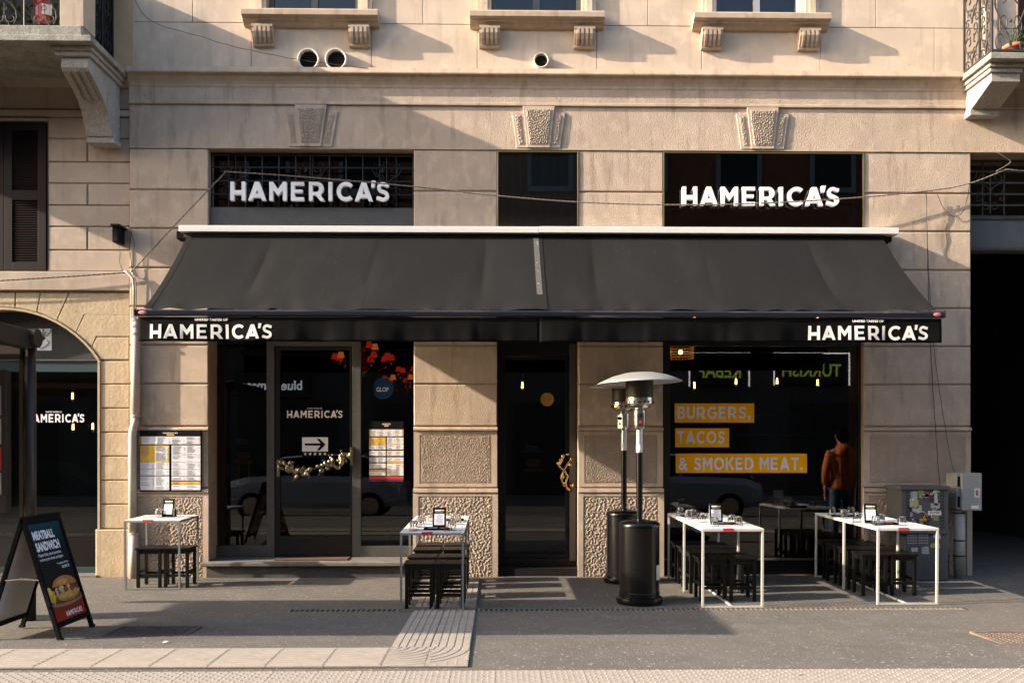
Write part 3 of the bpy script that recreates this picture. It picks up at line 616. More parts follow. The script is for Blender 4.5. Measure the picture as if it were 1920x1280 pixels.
def heart_panel(x0, x1, z0, z1, y, mat, parent, side=None):
    """one ironwork panel of the left balcony, in the plane y (or, with side, in the plane x = side)"""
    m = MB(); w_, h_ = x1-x0, z1-z0; P = lambda pts: [((x0+p[0]*w_, y, z0+p[1]*h_) if side is None else (side, x0+p[0]*w_, z0+p[1]*h_)) for p in pts]
    for k in range(2):
        c0 = .16+k*.42
        for s in (-1, 1):
            m.tube(P([(.5+s*q[0]*.9, c0+q[1]*.4) for q in [(0, .62), (.2, .5), (.34, .25), (.36, 0), (.28, -.2)]]), .006, 5)
            m.tube(P([(.5+s*q[0], c0+q[1]*.45) for q in scroll(.17, 0, .15, 2.6, 1.1, n=18)]), .006, 5)
        m.tube(P([(.5, c0-.02), (.5, c0+.2)]), .006, 5); m.tube(P([(.5+.06*math.cos(t), c0+.14+.035*math.sin(t)) for t in [i*PI/4 for i in range(9)]]), .005, 5)
    m.tube(P([(.5+.13*math.cos(i*PI/6), .065+.06*math.sin(i*PI/6)) for i in range(13)]), .006, 5)
    m.build('scroll_panel', mat, parent)
ry = -bd+.22; zz0, zz1 = yb_+.215, yb_+1.04; xx = px0-.02; kk = 0
while xx > -6.2:
    heart_panel(xx-.42, xx, zz0, zz1, ry, m_irong, bal); MB().cyl((xx-.43, ry, zz0), (xx-.43, ry, zz1), .009, seg=6).build('bar', m_irong, bal); xx -= .44
MB().box(-9.2, px0, ry-.012, ry+.012, zz1-.02, zz1).build('handrail', m_irong, bal)
for k in range(2): heart_panel(-bd+.42+k*.3, -bd+.70+k*.3, zz0, zz1, 0, m_ironb, bal, side=px1-.05)
for k in range(3): MB().cyl((px1-.05, -bd+.41+k*.3, zz0), (px1-.05, -bd+.41+k*.3, zz1), .009, seg=6).build('bar', m_ironb, bal)
box('side_screen', m_rub, px1-.085, px1-.07, -bd+.40, -.0, yb_+.206, yb_+1.05, bal)
# wall behind the balcony: dark doorway
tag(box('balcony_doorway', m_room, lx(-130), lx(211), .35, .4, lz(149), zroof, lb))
def corbel(name_parent, x0, x1, zt, dpt, hgt, mat, mirror=False, crown=.10):
    m = MB(); pr = [(.0, zt-.10), (-dpt+.08, zt-.10), (-dpt+.06, zt-.16), (-dpt+.06, zt-.22), (-dpt+.09, zt-.25), (-dpt*.68, zt-.34), (-dpt*.50, zt-.43), (-dpt*.40, zt-.52), (-dpt*.30, zt-.66), (-dpt*.24, zt-hgt), (0, zt-hgt)] if hgt > .5 else [(0, zt-.10), (-dpt+.06, zt-.10), (-dpt+.06, zt-.20), (-dpt+.12, zt-.22), (-dpt*.30, zt-hgt+.02), (-dpt*.2, zt-hgt), (0, zt-hgt)]
    pr = [(p[0]+.0, p[1]) for p in pr]; m.prism(pr, x0, x1, 'x')
    b = m.build('corbel', mat, name_parent, bevel=.006)
    m = MB(); m.box(x0-crown, x1+crown*.6, -dpt, 0, zt-.05, zt-.001); m.box(x0-crown*.6, x1+crown*.35, -dpt+.03, 0, zt-.10, zt-.0505); m.build('corbel_crown', mat, b, bevel=.01)
    m = MB(); w_ = x1-x0
    for k in range(3 if hgt > .5 else 0):
        xa = x0+w_*(.14+k*.27); m.prism([(-dpt+.10, zt-.25), (-dpt+.075, zt-.265), (-dpt*.70, zt-.355), (-dpt*.52, zt-.445), (-dpt*.47, zt-.44), (-dpt*.66, zt-.34)], xa, xa+w_*.13, 'x')
    if hgt > .5: m.build('corbel_flute', mat, b)
    m = MB(); m.box(x0-.012, x1+.012, -dpt*.2-.015, 0, zt-hgt-.07, zt-hgt); m.build('corbel_foot', mat, b, bevel=.006); return b
corbel(bal, Wp(112, 0, -.9).x, Wp(160, 0, -.9).x+.02, yb_, .93, .77, m_gran); corbel(bal, -6.65, -6.3, yb_, .93, .77, m_gran)
# plants / laundry on the left balcony
pt = thing('flower_box', 'green plants with a red towel behind the iron panels of stone balcony', 'flower box', (-5.45, -bd+.5, yb_+.21))
MB().box(-.6, .5, -.09, .09, 0, .13).build('planter', m_redp, pt)
m_leaf = M('leaf_green', (.05, .10, .02), .6, var=.4, vs=12); m = MB()
for i in range(160):
    c = Vector((random.uniform(-.55, .45), random.uniform(-.1, .1), random.uniform(.1, .42))); a = random.uniform(0, 6.28); d = Vector((math.cos(a), math.sin(a), random.uniform(-.4, .8)))*.05; e = d.cross(Vector((0, .3, 1))).normalized()*.02
    m.add([c-d, c+e, c+d, c-e], [(0, 1, 2, 3)])
tag(m.build('foliage', m_leaf, pt), kind='stuff')
tw = thing('towel', 'red and white towel hanging on the stone balcony', 'towel', (-5.25, -bd+.36, yb_+.35))
MB().grid(8, 8, lambda u, v: (u*.18, .02*math.sin(u*9), v*.7)).build('cloth', m_redpr, tw); MB().grid(8, 3, lambda u, v: (u*.18+.03, -.006+.02*math.sin(u*9), v*.12+.1)).build('stripe', m_wht, tw)
# right balcony
rbd = .76; rx_ = X(1796)
rb = thing('iron_balcony', 'balcony with dark wrought iron railing on sunlit stone bracket at upper right', 'balcony')
zrb = Z(153)
slab_profile(rx_, 9.4, rbd, zrb, .075, m_granl, rb)
cx0 = rx_+.09
corbel(rb, cx0, cx0+.34, zrb, .66, .36, m_gran, crown=.05)
corbel(rb, 8.7, 9.04, zrb, .66, .36, m_gran, crown=.05)
ryy = -rbd+.03; rz0 = zrb+.085; rz1 = rz0+1.05
for x in [rx_+.03, rx_+.46, rx_+.93, rx_+1.4, rx_+1.87]: MB().box(x-.011, x+.011, ryy-.011, ryy+.011, rz0-.02, rz1).build('baluster', m_iron, rb)
for y in (ryy+.01, ryy+.26, ryy+.62): MB().box(rx_+.019, rx_+.041, y, y+.022, rz0-.02, rz1).build('baluster', m_iron, rb)
for z in (rz0+.02, rz1, rz0+.28):
    if z == rz0+.28: MB().box(rx_+.46, rx_+1.9, ryy-.008, ryy+.008, z-.008, z+.008).build('rail', m_iron, rb)
    else:
        MB().box(rx_+.02, rx_+3.6, ryy-.014, ryy+.014, z-.011, z+.011).build('rail', m_iron, rb); MB().box(rx_+.018, rx_+.046, ryy+.014, -.02, z-.011, z+.011).build('rail', m_iron, rb)
def lyre(P, m, r=.009):
    for s in (-1, 1):
        m.tube(P([(s*q[0], q[1]) for q in [(0, .02), (.06, .16), (.24, .32), (.40, .5), (.42, .66), (.30, .76), (.14, .70), (.12, .58), (.2, .54)]]), r, 6)
        m.tube(P([(s*q[0], q[1]) for q in scroll(.17, .30, .13, -.6, 1.1, n=14)]), r*.8, 5); m.tube(P([(s*q[0], q[1]) for q in scroll(.30, .07, .13, 2.6, -1.1, n=14)]), r*.8, 5)
        m.tube(P([(s*q[0], q[1]) for q in scroll(.22, .88, .17, 4.0, 1.15, n=16)]), r*.8, 5)
    m.ball(P([(0, .34)])[0], .018)
for k in range(4):
    m = MB(); c = rx_+.245+k*.47+(0 if k == 0 else .0); lyre(lambda pts: [(c+p[0]*.44, ryy, rz0+.03+p[1]*.98) for p in pts], m); m.build('scrollwork', m_iron, rb)
for k, (c, wd) in enumerate(((ryy+.14, .24), (ryy+.45, .36))):
    for hh in (0, .5):
        m = MB(); lyre(lambda pts: [(rx_+.03+.004*math.sin(p[0]*9), c+p[0]*wd*1.0, rz0+.03+hh+p[1]*.48) for p in pts], m, .010); m.build('scrollwork', m_iron, rb)
fp = thing('flower_pot', 'terracotta flower pot on the iron balcony floor', 'flower pot', (rx_+.42, ryy+.25, zrb+.076))
m_terr = M('terracotta', (.42, .17, .09), .8, var=.15)
MB().lathe([(.001, 0), (.08, 0), (.105, .15), (.125, .15), (.125, .19), (.105, .19), (.1, .15), (.001, .14)], seg=20).build('pot', m_terr, fp, smooth=True); 
m = MB()
for i in range(26):
    a = random.uniform(0, 6.28); q = random.uniform(.04, .13); m.tube([(0, 0, .14), (math.cos(a)*q*.5, math.sin(a)*q*.5, .25), (math.cos(a)*q, math.sin(a)*q, random.uniform(.25, .42))], .003, 4)
m.build('stems', m_leaf, fp)
bw = X(1890, 0)   # balcony door on the wall behind it, beige curtain and brown shutter
box('window_surround', m_plu, bw-.30, bw-.16, -.05, .012, Z(133), zroof-.2, bld); box('balcony_door_shutter', m_shut, bw+.12, bw+.6, -.03, .02, Z(133), zroof-.2, bld)
# ---------------------------------------------------------------- ground
def ground_sheet(name, mat, x0, x1, ys_, dz=0, kind='structure', parent=None, nx=2):
    m = MB(); yy = sorted(ys_); vs = []
    for y in yy: vs += [(x0, y, gz(y)+dz), (x1, y, gz(y)+dz)]
    m.add(vs, [(2*i, 2*i+1, 2*i+3, 2*i+2) for i in range(len(yy)-1)]); o = m.build(name, mat, parent); return tag(o, kind=kind)
ground_sheet('pavement', m_asph, -30, 30, [-8.6, -4.2, -2.26], 0)
ground_sheet('pavement', m_asph, -30, 30, [-2.10, -1, 0, .6], 0); ground_sheet('pavement', m_asph, -30, X(540, -2.2), [-2.26, -2.10]); ground_sheet('pavement', m_asph, X(1815, -2.2), 30, [-2.26, -2.10])
tag(box('passage_floor', m_asph, ga, gb, .6, 9.5, -.1, .028), kind='structure')
tag(box('kerb', m_step, -30, 30, -8.85, -8.6, -.2, .07), kind='structure')
tag(MB().add([(-200, -200, -.06), (200, -200, -.06), (200, -8.85, -.06), (-200, -8.85, -.06)], [(0, 1, 2, 3)]).build('road', m_road), kind='structure')
tag(MB().add([(-200, 10, -.1), (200, 10, -.1), (200, 200, -.1), (-200, 200, -.1)], [(0, 1, 2, 3)]).build('ground', m_asph), kind='structure')
m_rail = M('steel_rail', (.45, .40, .36), .3, metal=1.)
for y in (-11.9, -13.35, -15.6, -17.05): tag(box('tram_rail', m_rail, -60, 60, y-.035, y+.035, -.058, -.050), kind='structure')
# drain
dx0, dx1 = X(540, -2.2), X(1815, -2.2)
dn = tag(bpy.data.objects.new('drain_channel', None), 'long narrow slotted drain across the pavement under the tables', 'drain'); C.objects.link(dn)
m_dr = M('drain_metal', (.22, .19, .16), .6, metal=.4, var=.3, vs=15)
box('channel_bed', m_room, dx0, dx1, -2.26, -2.10, -.09, -.045, dn)
for y in (-2.262, -2.115): box('edge_rail', m_dr, dx0, dx1, y, y+.018, -.045, .005, dn)
m = MB(); x = dx0
while x < dx1-.03: m.box(x, x+.020, -2.244, -2.115, -.02, .003); x += .050
tag(m.build('grate_bars', m_dr, dn), kind='stuff')
# tactile paving
tp = tag(bpy.data.objects.new('tactile_paving', None), kind='structure'); C.objects.link(tp)
ZS = gz(-5); Y1a, Y1b = -4.84, -4.24; Y2a, Y2b = -5.58, -4.98
pxl, pxr = -.80, -.195
def sheet(x0, x1, y0, y1, dz, mat, name, parent):
    return MB().add([(x0, y0, gz(y0)+dz), (x1, y0, gz(y0)+dz), (x1, y1, gz(y1)+dz), (x0, y1, gz(y1)+dz)], [(0, 1, 2, 3)]).build(name, mat, parent)
sheet(-12, pxr+.004, Y1a-.004, Y1b+.004, .004, m_joint, 'joint_bed', tp)
MB().add([(-12, Y2a, ZS+.004), (12, Y2a, ZS+.004), (12, Y2b, ZS+.004), (-12, Y2b, ZS+.004)], [(0, 1, 2, 3)]).build('joint_bed', m_joint, tp)
# guidance slab: ribs along the strip, with end notches
m = MB(); W_ = .396; m.cham(0, W_, 0, .6, 0, .009, .001) if 0 else None
m.box(0, W_, 0, .6, .0, .009)
for i in range(9):
    y = .03+i*.0605; m.prism([(y, .0085), (y+.005, .0115), (y+.046, .0115), (y+.051, .0085)], .012, W_-.012, 'x')
x = pxl-.4; first = None
while x > -9.5:
    if first is None: first = m.build('paving_slab', m_tile, tp); o = first
    else: o = first.copy(); C.objects.link(o)
    o.location = (x+.002, Y1a, ZS+.0045+random.uniform(0, .001)); x -= .4
# studded slab
m = MB(); m.box(0, .297, 0, .6, 0, .009)
def stud(m, x, y, z, r=.0105, h=.0042):
    vs = [(x+r*math.cos(i*PI/4), y+r*math.sin(i*PI/4), z) for i in range(8)]+[(x+r*.55*math.cos(i*PI/4), y+r*.55*math.sin(i*PI/4), z+h) for i in range(8)]
    m.add(vs, [(i, (i+1) % 8, (i+1) % 8+8, i+8) for i in range(8)]+[tuple(range(8, 16))])
for j in range(16):
    for i in range(4): stud(m, .024+i*.075+(.0375 if j % 2 else 0), .018+j*.0375, .0088)
first = m.build('paving_slab', m_tile, tp); x = -6.0; o = first
while x < 6.5:
    o.location = (x, Y2a, ZS+.0045+random.uniform(0, .001)); x += .3
    if x < 6.5: o = first.copy(); C.objects.link(o)
# path slabs running to the building: ribs along the path
for (ya, yb) in [(Y1b, Y1b+.3), (Y1b+.3, Y1b+.7), (Y1b+.7, Y1b+1.1), (Y1b+1.1, Y1b+1.5), (Y1b+1.5, -2.27), (-2.09, -1.75), (-1.75, -1.35), (-1.35, -.95), (-.95, -.55), (-.55, -.15)]:
    for (xa, xb) in ((pxl, pxl+.30), (pxl+.30, pxr)):
        m = MB(); za, zb_ = gz(ya+.002)+.0045, gz(yb-.002)+.0045; xa_, xb_ = xa+.002, xb-.002; ya_, yb2 = ya+.002, yb-.002
        def hx(x0, x1, h0, h1):   # a slab of height h0..h1 following the fall
            m.add([(x0, ya_, za+h0), (x1, ya_, za+h0), (x1, yb2, zb_+h0), (x0, yb2, zb_+h0), (x0, ya_, za+h1), (x1, ya_, za+h1), (x1, yb2, zb_+h1), (x0, yb2, zb_+h1)], [(0,3,2,1),(4,5,6,7),(0,1,5,4),(1,2,6,5),(2,3,7,6),(3,0,4,7)])
        hx(xa_, xb_, -.004, .009)
        n = 5
        for i in range(n): w0_ = xa_+(xb_-xa_)*(i+.1)/n; hx(w0_, w0_+(xb_-xa_)/n*.8, .0088, .0125)
        m.build('paving_slab', m_tile, tp)
    sheet(pxl-.003, pxr+.003, ya, yb, .001, m_joint, 'joint_bed', tp)
# corner slabs with curved ribs and studs
for (xa, xb) in ((pxl, pxl+.30), (pxl+.30, pxr)):
    m = MB(); m.box(xa+.002, xb-.002, Y1a, Y1b-.002, ZS+.0045, ZS+.0135)
    for k in range(9):
        r = .05+k*.066; cxx, cyy = pxl-.0, Y1b+.0
        n = 40; seg_ = []
        for i in range(n+1):
            a = -PI/2*i/n; p = (cxx+r*math.cos(a)*1.0, cyy+r*math.sin(a))
            if xa+.005 < p[0] < xb-.005 and p[1] > Y1a+.01: seg_.append(p)
        if len(seg_) > 2:
            def off(p, d): v = Vector((p[0]-cxx, p[1]-cyy)).normalized()*d; return (p[0]+v.x, p[1]+v.y)
            vs = []; 
            for p in seg_:
                for d, zz in ((-.025, .0132), (-.021, .0168), (.021, .0168), (.025, .0132)): q = off(p, d); vs.append((q[0], q[1], ZS+zz))
            m.add(vs, [(4*i+j, 4*i+j+1, 4*i+j+5, 4*i+j+4) for i in range(len(seg_)-1) for j in range(3)])
    for i in range(9):
        for j in range(9):
            x_, y_ = pxl+.03+i*.07, Y1a+.03+j*.07
            if math.hypot(x_-pxl, y_-Y1b) > .64 and xa < x_ < xb-.01 and y_ < Y1b-.03: stud(m, x_, y_, ZS+.0133)
    m.build('paving_slab', m_tile, tp)
# covers in the pavement
def cover(name, label, xa, xb, ya, yb, mat):
    t = thing(name, label, 'manhole cover', ((xa+xb)/2, (ya+yb)/2, 0)); m = MB(); z = gz((ya+yb)/2)+.006; cx, cy = (xa+xb)/2, (ya+yb)/2
    w_, d_ = xb-xa, yb-ya; fr = MB()
    for q in ((-w_/2, w_/2, -d_/2, -d_/2+.025), (-w_/2, w_/2, d_/2-.025, d_/2), (-w_/2, -w_/2+.025, -d_/2+.025, d_/2-.025), (w_/2-.025, w_/2, -d_/2+.025, d_/2-.025)): fr.box(q[0], q[1], q[2], q[3], z-.02, z+.004)
    fr.build('frame', mat, t); m.box(-w_/2+.03, w_/2-.03, -d_/2+.03, d_/2-.03, z-.02, z-.002)
    nx, ny = int(w_/.05), int(d_/.05)
    for i in range(1, nx-1):
        for j in range(1, ny-1): m.box(-w_/2+i*.05, -w_/2+i*.05+.03, -d_/2+j*.05, -d_/2+j*.05+.03, z-.003, z+.004)
    m.build('lid', mat, t); return t
m_cast = M('cast_iron', (.20, .15, .115), .8, metal=.2, var=.35, vs=12); m_castd = M('cast_iron_dark', (.09, .08, .07), .8, metal=.2, var=.35, vs=12)
cover('manhole_cover', 'rusty checkered cover in the sunlit pavement at lower right', 3.95, 4.75, -4.12, -3.62, m_cast)
cover('manhole_cover', 'dark square cover in shaded pavement right of the sandwich board', -3.25, -2.55, -3.62, -3.2, m_castd)
# ---------------------------------------------------------------- awning
aw = thing('awning', 'long black fabric awning with white lettering on its valance', 'awning', (0, 0, 0))
YH = -.27
hm = X(1011, YH)
for a, b, dz in ((X(335, YH), hm, 0.), (hm+.003, X(1686, YH), .004)): box('awning_hood', m_white, a, b, YH, -.02, Z(436.5, YH, 960)+dz, Z(424.5, YH)+dz, aw, .006)
box('roller_housing', m_rub, X(350, -.1), X(1668, -.1), -.13, -.02, Z(452, -.1), Z(437, -.1), aw)
MB().cyl((X(346, -.16), -.16, Z(444, -.16)), (X(1658, -.16), -.16, Z(444, -.16)), .035, seg=12).build('roller', m_rub, aw, smooth=True)
for e in (X(341, -.1), X(1662, -.1)): box('awning_bracket', m_rub, e-.05, e+.05, -.15, 0, Z(452, -.1), Z(437, -.1), aw, .01)
yT, yB = -.19, -1.60; zT, zB = Z(444, yT), Z(584, yB)+.02
fT = (X(352, yT), X(1655, yT)); fB = (X(270, yB), X(1755, yB)); mid = .4975
def fab(a, b):
    def fn(u, v):
        s = a+(b-a)*u; xt = fT[0]+(fT[1]-fT[0])*s; xb = fB[0]+(fB[1]-fB[0])*s; x = xt+(xb-xt)*v
        sag = -.05*math.sin(PI*v)+.006*math.sin(s*41+2*v)*math.sin(PI*v)+.010*math.sin(s*17+1+3*v)*v*(1-v)*2+(.06*math.sin(s*127+2+2*math.sin(s*31))*max(0, v-.84))-sum(.015*math.exp(-((s-q+.012*(v-.5))/.007)**2)*math.sin(PI*min(1, v*1.1)) for q in (.12, .27, .423, .575, .73, .885))
        return (x, yT+(yB-yT)*v, zT+(zB-zT)*v+sag)
    return fn
def fabric_strip(name, mat, a, b, v0=0., v1=1., dz=0., nx=60):
    f = fab(a, b); return MB().grid(nx, 26, lambda u, v: (lambda p: (p[0], p[1], p[2]+dz))(f(u, v0+(v1-v0)*v))).build(name, mat, aw, smooth=True)
pe = [0, .12, .27, .423, mid-.0015, mid+.0015, .575, .73, .885, 1]
for i, (a, b) in enumerate(zip(pe, pe[1:])):
    if i != 4: fabric_strip('canopy_fabric', (m_fab, m_fab2, m_fab, m_fab2, m_fab, m_fab, m_fab2, m_fab, m_fab2)[i], a, b, nx=24)
fabric_strip('worn_seam_strip', m_seam, mid-.011, mid+.009, dz=.006, nx=4); fabric_strip('worn_edge_tape', m_worn, mid-.0035, mid+.004, 0.02, .78, dz=.009, nx=4)
for s in (.12, .27, .423, .575, .73, .885): fabric_strip('fabric_seam', m_seam, s-.0011, s+.0011, dz=.0015, nx=2)
for s in (.004, .996): fabric_strip('edge_hem', m_seam, s-.004, s+.004, dz=.003, nx=3)
yv = -1.63; zb0, zb1 = Z(594, yv), Z(583, yv)
bx = (X(256, yv), X(1768, yv))
MB().prism([(yv-.035, zb0+.012), (yv-.025, zb0), (yv+.03, zb0), (yv+.03, zb1), (yv-.01, zb1+.004), (yv-.035, zb1-.016)], bx[0], bx[1], 'x').build('front_bar', m_bar, aw)
for e, d in ((bx[0], 1), (bx[1], -1)):
    m = MB(); c = e+d*.075; m.ball((c, yv-.034, (zb0+zb1)/2), .045, .006, .022, 12, 6); m.build('pink_badge', M('pink_badge_print', (.55, .18, .17), .5, var=.5, vs=60), aw, smooth=True)
    box('bar_end_cap', m_rub, min(e, e-d*.012), max(e, e-d*.012), yv-.04, yv+.035, zb0-.002, zb1+.006, aw, .003)
vz0, vz1 = Z(641, yv), Z(595.5, yv); vx0, vx1 = X(259, yv), X(1764.5, yv)
def wave(x, z):
    t = max(0, (vz1-z)/(vz1-vz0)); return t*(.016*math.sin(x*6.1+.5)+.009*math.sin(x*13.7+z*3)+.003*math.sin(x*31))-.001
folds = [X(q, yv) for q in (430, 665, 895, 1090, 1205, 1365, 1500, 1655)]
wave0 = wave
def wave(x, z):
    t = max(0, (vz1-z)/(vz1-vz0)); return wave0(x, z)+sum(.010*math.exp(-((x-q)/.035)**2)*(.4+.6*t) for q in folds[1:6])
def val(a, b): return MB().grid(int((b-a)/.03), 10, lambda u, v: (a+(b-a)*u, yv-.004+wave(a+(b-a)*u, vz0+(vz1-vz0)*v), vz0+(vz1-vz0)*v))
vm = X(1011.5, yv)
for a, b in ((vx0, vm-.002), (vm+.002, vx1)):
    o = val(a, b).build('valance', m_val, aw, smooth=True); s_ = o.modifiers.new('thick', 'SOLIDIFY'); s_.thickness = .003; s_.offset = 1
for a, b, c, d in ((282, 512, 366, 428), (1515, 1741, 1597, 1656)):
    logo(X(a, yv), X(b, yv), Z(636, yv), Z(609.5, yv), yv-.0115, m_vlet, aw, depth=.001, name='valance_letter', warp=wave)
    text('UNITED TASTES OF', X(c, yv), X(d, yv), Z(603, yv), Z(598.3, yv), yv-.0145, m_vlet, aw, 'valance_small_print', .06, warp=wave)
for x in (-2.6, .35, 3.3):
    for s in (1,):
        m = MB(); e = (x+.62, -.85, (zT+zB)/2-.22); m.tube([(x, -.1, zT-.12), e], .022, 8); m.tube([e, (x+.05, yv+.09, zb0+.005)], .018, 8); m.ball(e, .03); m.build('folding_arm', m_rub, aw)
# ---------------------------------------------------------------- raised letter signs
for lab, a, b, ya, za, zb_ in (('raised white letter sign on the black iron grille, left of the two', 430, 731, -.02, 377, 342), ('raised white letter sign over dark glass, right of the two', 1280, 1577, -.09, 382, 347)):
    t = thing('letter_sign', lab, 'shop sign'); yy = -.035 if a < 500 else -.045
    logo(X(a, yy-.05), X(b, yy-.05), Z(za, yy-.05), Z(zb_, yy-.05), yy, m_wsign, t, depth=.055)
    for k in range(4):
        xx = X(a+25+k*80, 0); MB().cyl((xx, yy+.04, Z(365)), (xx, .11 if a < 500 else .012, Z(365)), .008, seg=6).build('standoff', m_rub, t)
# ---------------------------------------------------------------- window lettering (vinyl on the panes)
t = thing('window_vinyl', 'orange vinyl bands reading BURGERS, TACOS & SMOKED MEAT. on the big window', 'window lettering')
yy = YW-.003; lw = lambda p: X(p, yy); lh = lambda q: Z(q, yy, 1400)
for s, a, b, c, d, ta, tb, tc, td in (('BURGERS,', 1265, 1414, 756, 792, 1270, 1407, 762, 793), ('TACOS', 1266, 1367, 802.5, 838, 1269.5, 1359, 808, 831), ('& SMOKED MEAT.', 1267, 1513, 850, 886, 1272, 1505, 857, 881)):
    box('orange_band', m_orng, lw(a), lw(b), yy-.001, yy, lh(d), lh(c), t)
    band_text(s, lw(ta), lw(tb), lh(td-(8 if ',' in s else 0)), lh(tc), yy-.004, m_vgrey, t)
t = thing('door_lettering', 'white lettering and arrow sticker on the glass of the wide door', 'door lettering')
yy = YF+.005; lw = lambda p: X(p, yy); lh = lambda q: Z(q, yy, 590)
logo(lw(538), lw(643), lh(783), lh(769.5), yy-.002, m_vgrey, t, name='lettering', join=True); text('UNITED TASTES OF', lw(576), lw(604), lh(766.5), lh(764.2), yy-.002, m_vgrey, t, bold=.01)
box('arrow_sticker', m_wht, lw(566.5), lw(615), yy-.002, yy-.001, lh(846), lh(819.5), t)
m = MB(); q = lambda x, y: (lw(x), lh(y))
m.prism([q(571.5, 835), q(571.5, 830.7), q(601, 830.7), q(593.5, 822), q(599, 822), q(610.5, 832.8), q(599.5, 844), q(594, 844), q(601, 835)], yy-.004, yy-.003); m.build('arrow', m_blk, t)
m = MB()
for k in range(5):
    cx, cz = lw(572.5+k*9.2), lh(850.5); r = .022; m.prism([(cx+(r if i % 2 == 0 else r*.42)*math.sin(i*PI/5), cz+(r if i % 2 == 0 else r*.42)*math.cos(i*PI/5)) for i in range(10)], yy-.004, yy-.003)
m.build('stars', m_wht, t); box('star_band', m_blk, lw(566.5), lw(615), yy-.002, yy-.001, lh(856), lh(846.3), t)
m_blue = M('sticker_blue', (.002, .011, .030), .95, spec=.05); bs_ = thing('round_sticker', 'round blue sticker on the side pane right of the wide door', 'sticker'); c = (lw(718), lh(728))
m = MB(); m.prism([(c[0]+.135*math.cos(i*PI/16), c[1]+.135*math.sin(i*PI/16)) for i in range(32)], yy-.0015, yy-.0005); m.build('disc', m_blue, bs_)
text('GLOP', c[0]-.08, c[0]+.07, c[1]-.04, c[1]+.015, yy-.003, m_gry, bs_)
# menus: a black board with white and yellow fields and fine print
def menu(name, label, xa, xb, z0, z1, y, th, fields, bars=None, head=True):
    t = thing(name, label, 'menu board'); u = lambda p: xa+(xb-xa)*p; v = lambda p: z1-(z1-z0)*p
    box('board', m_blk, xa, xb, y, y+th, z0, z1, t, .003 if th > .01 else 0)
    W = MB(); Yl = MB(); L = MB(); LY = MB()
    for (a, b, c, d, col) in fields:
        (Yl if col == 'y' else W).box(u(a), u(b), y-(.0015 if col == 'y' else .0024), y-.0005, v(d), v(c))
        if d-c > .03:
            nl = int((d-c)/.0125); ncol = 4 if b-a > .6 else 2
            for k in range(ncol):
                ca = a+(b-a)*(k+.06)/ncol; cw = (b-a)/ncol
                for i in range(1, nl):
                    if random.random() < .12: continue
                    vv = c+i*(d-c)/nl; ln = random.uniform(.35, .62)*cw
                    L.box(u(ca), u(ca+ln), y-.0044, y-.0030, v(vv+.0026), v(vv-.0012)); 
                    if random.random() < .5: L.box(u(ca+cw*.78), u(ca+cw*.86), y-.0044, y-.0030, v(vv+.0026), v(vv-.0012))
    for mb_, mt, nm in ((W, m_wht, 'white_print'), (Yl, m_yel, 'yellow_print'), (L, m_gry, 'fine_print')):
        if mb_.v: tag(mb_.build(nm, mt, t), kind='stuff')
    if bars:
        for (a, b, c, d, mt) in bars: box('colour_band', mt, u(a), u(b), y-.0015, y-.0005, v(d), v(c), t)
    if head: logo(u(.38), u(.62), v(.055), v(.032), y-.003, m_wht, t, name='heading', join=True); box('heading_band', m_yel, u(.44), u(.56), y-.002, y-.001, v(.082), v(.062), t)
    return t
ym = -.045; mp = lambda p: X(p, ym); mz = lambda q: Z(q, ym, 320)
menu('menu_board', 'large black menu board with yellow and white fields on the left pillar', mp(262), mp(377), mz(921), mz(806.5), ym, .03,
     [(.03,.985,.10,.225,'w'), (.0,.018,.10,.225,'y'), (.975,.992,.10,.225,'y'), (.01,.48,.245,.515,'y'), (.25,.465,.27,.5,'w'), (.01,.48,.52,.63,'w'), (.01,.48,.636,.735,'w'), (.01,.48,.75,.975,'w'),
      (.52,.99,.245,.395,'w'), (.52,.99,.40,.52,'w'), (.52,.99,.525,.635,'w'), (.52,.99,.64,.745,'w'), (.52,.99,.755,.82,'w'), (.52,.99,.835,.885,'y'), (.52,.99,.89,.975,'w')])
ym = YF-.002; mp = lambda p: X(p, ym); mz = lambda q: Z(q, ym, 725)
menu('menu_poster', 'narrow menu poster behind glass right of the wide door, red band at its foot', mp(692.5), mp(756.5), mz(908), mz(789.5), ym, .004,
     [(.03,.97,.13,.235,'w'), (0,.025,.13,.235,'y'), (.975,1,.13,.235,'y'), (.0,.48,.255,.375,'y'), (0,.48,.38,.445,'w'), (0,.48,.465,.545,'w'), (0,.48,.57,.645,'w'), (0,.48,.665,.745,'w'), (0,.48,.76,.785,'y'), (0,.48,.79,.855,'w'),
      (.515,1,.255,.36,'w'), (.515,1,.365,.445,'w'), (.515,1,.465,.545,'w'), (.515,1,.57,.63,'w'), (.515,1,.635,.665,'y'), (.515,1,.67,.855,'w')], bars=[(0, 1, .865, .915, m_redpr), (0, 1, .92, .95, m_nvy)])
# orange round lamp sticker and poster on the narrow door
t = thing('round_sticker', 'round orange sticker high on the narrow door', 'sticker'); yy = YG+.006; c = (X(1026, yy), Z(748.5, yy))
m_os = M('sticker_orange', (.75, .42, .10), .6); m = MB(); m.prism([(c[0]+.084*math.cos(i*PI/16), c[1]+.084*math.sin(i*PI/16)) for i in range(32)], yy-.0015, yy); m.build('disc', m_os, t)
m = MB(); m.tube([(c[0]+.056*math.cos(i*PI/12), yy-.002, c[1]+.056*math.sin(i*PI/12)) for i in range(25)], .003, 4); m.tube([(c[0]+.03*math.cos(i*PI/8), yy-.002, c[1]+.03*math.sin(i*PI/8)) for i in range(17)], .006, 4); m.build('ring', m_yel, t)
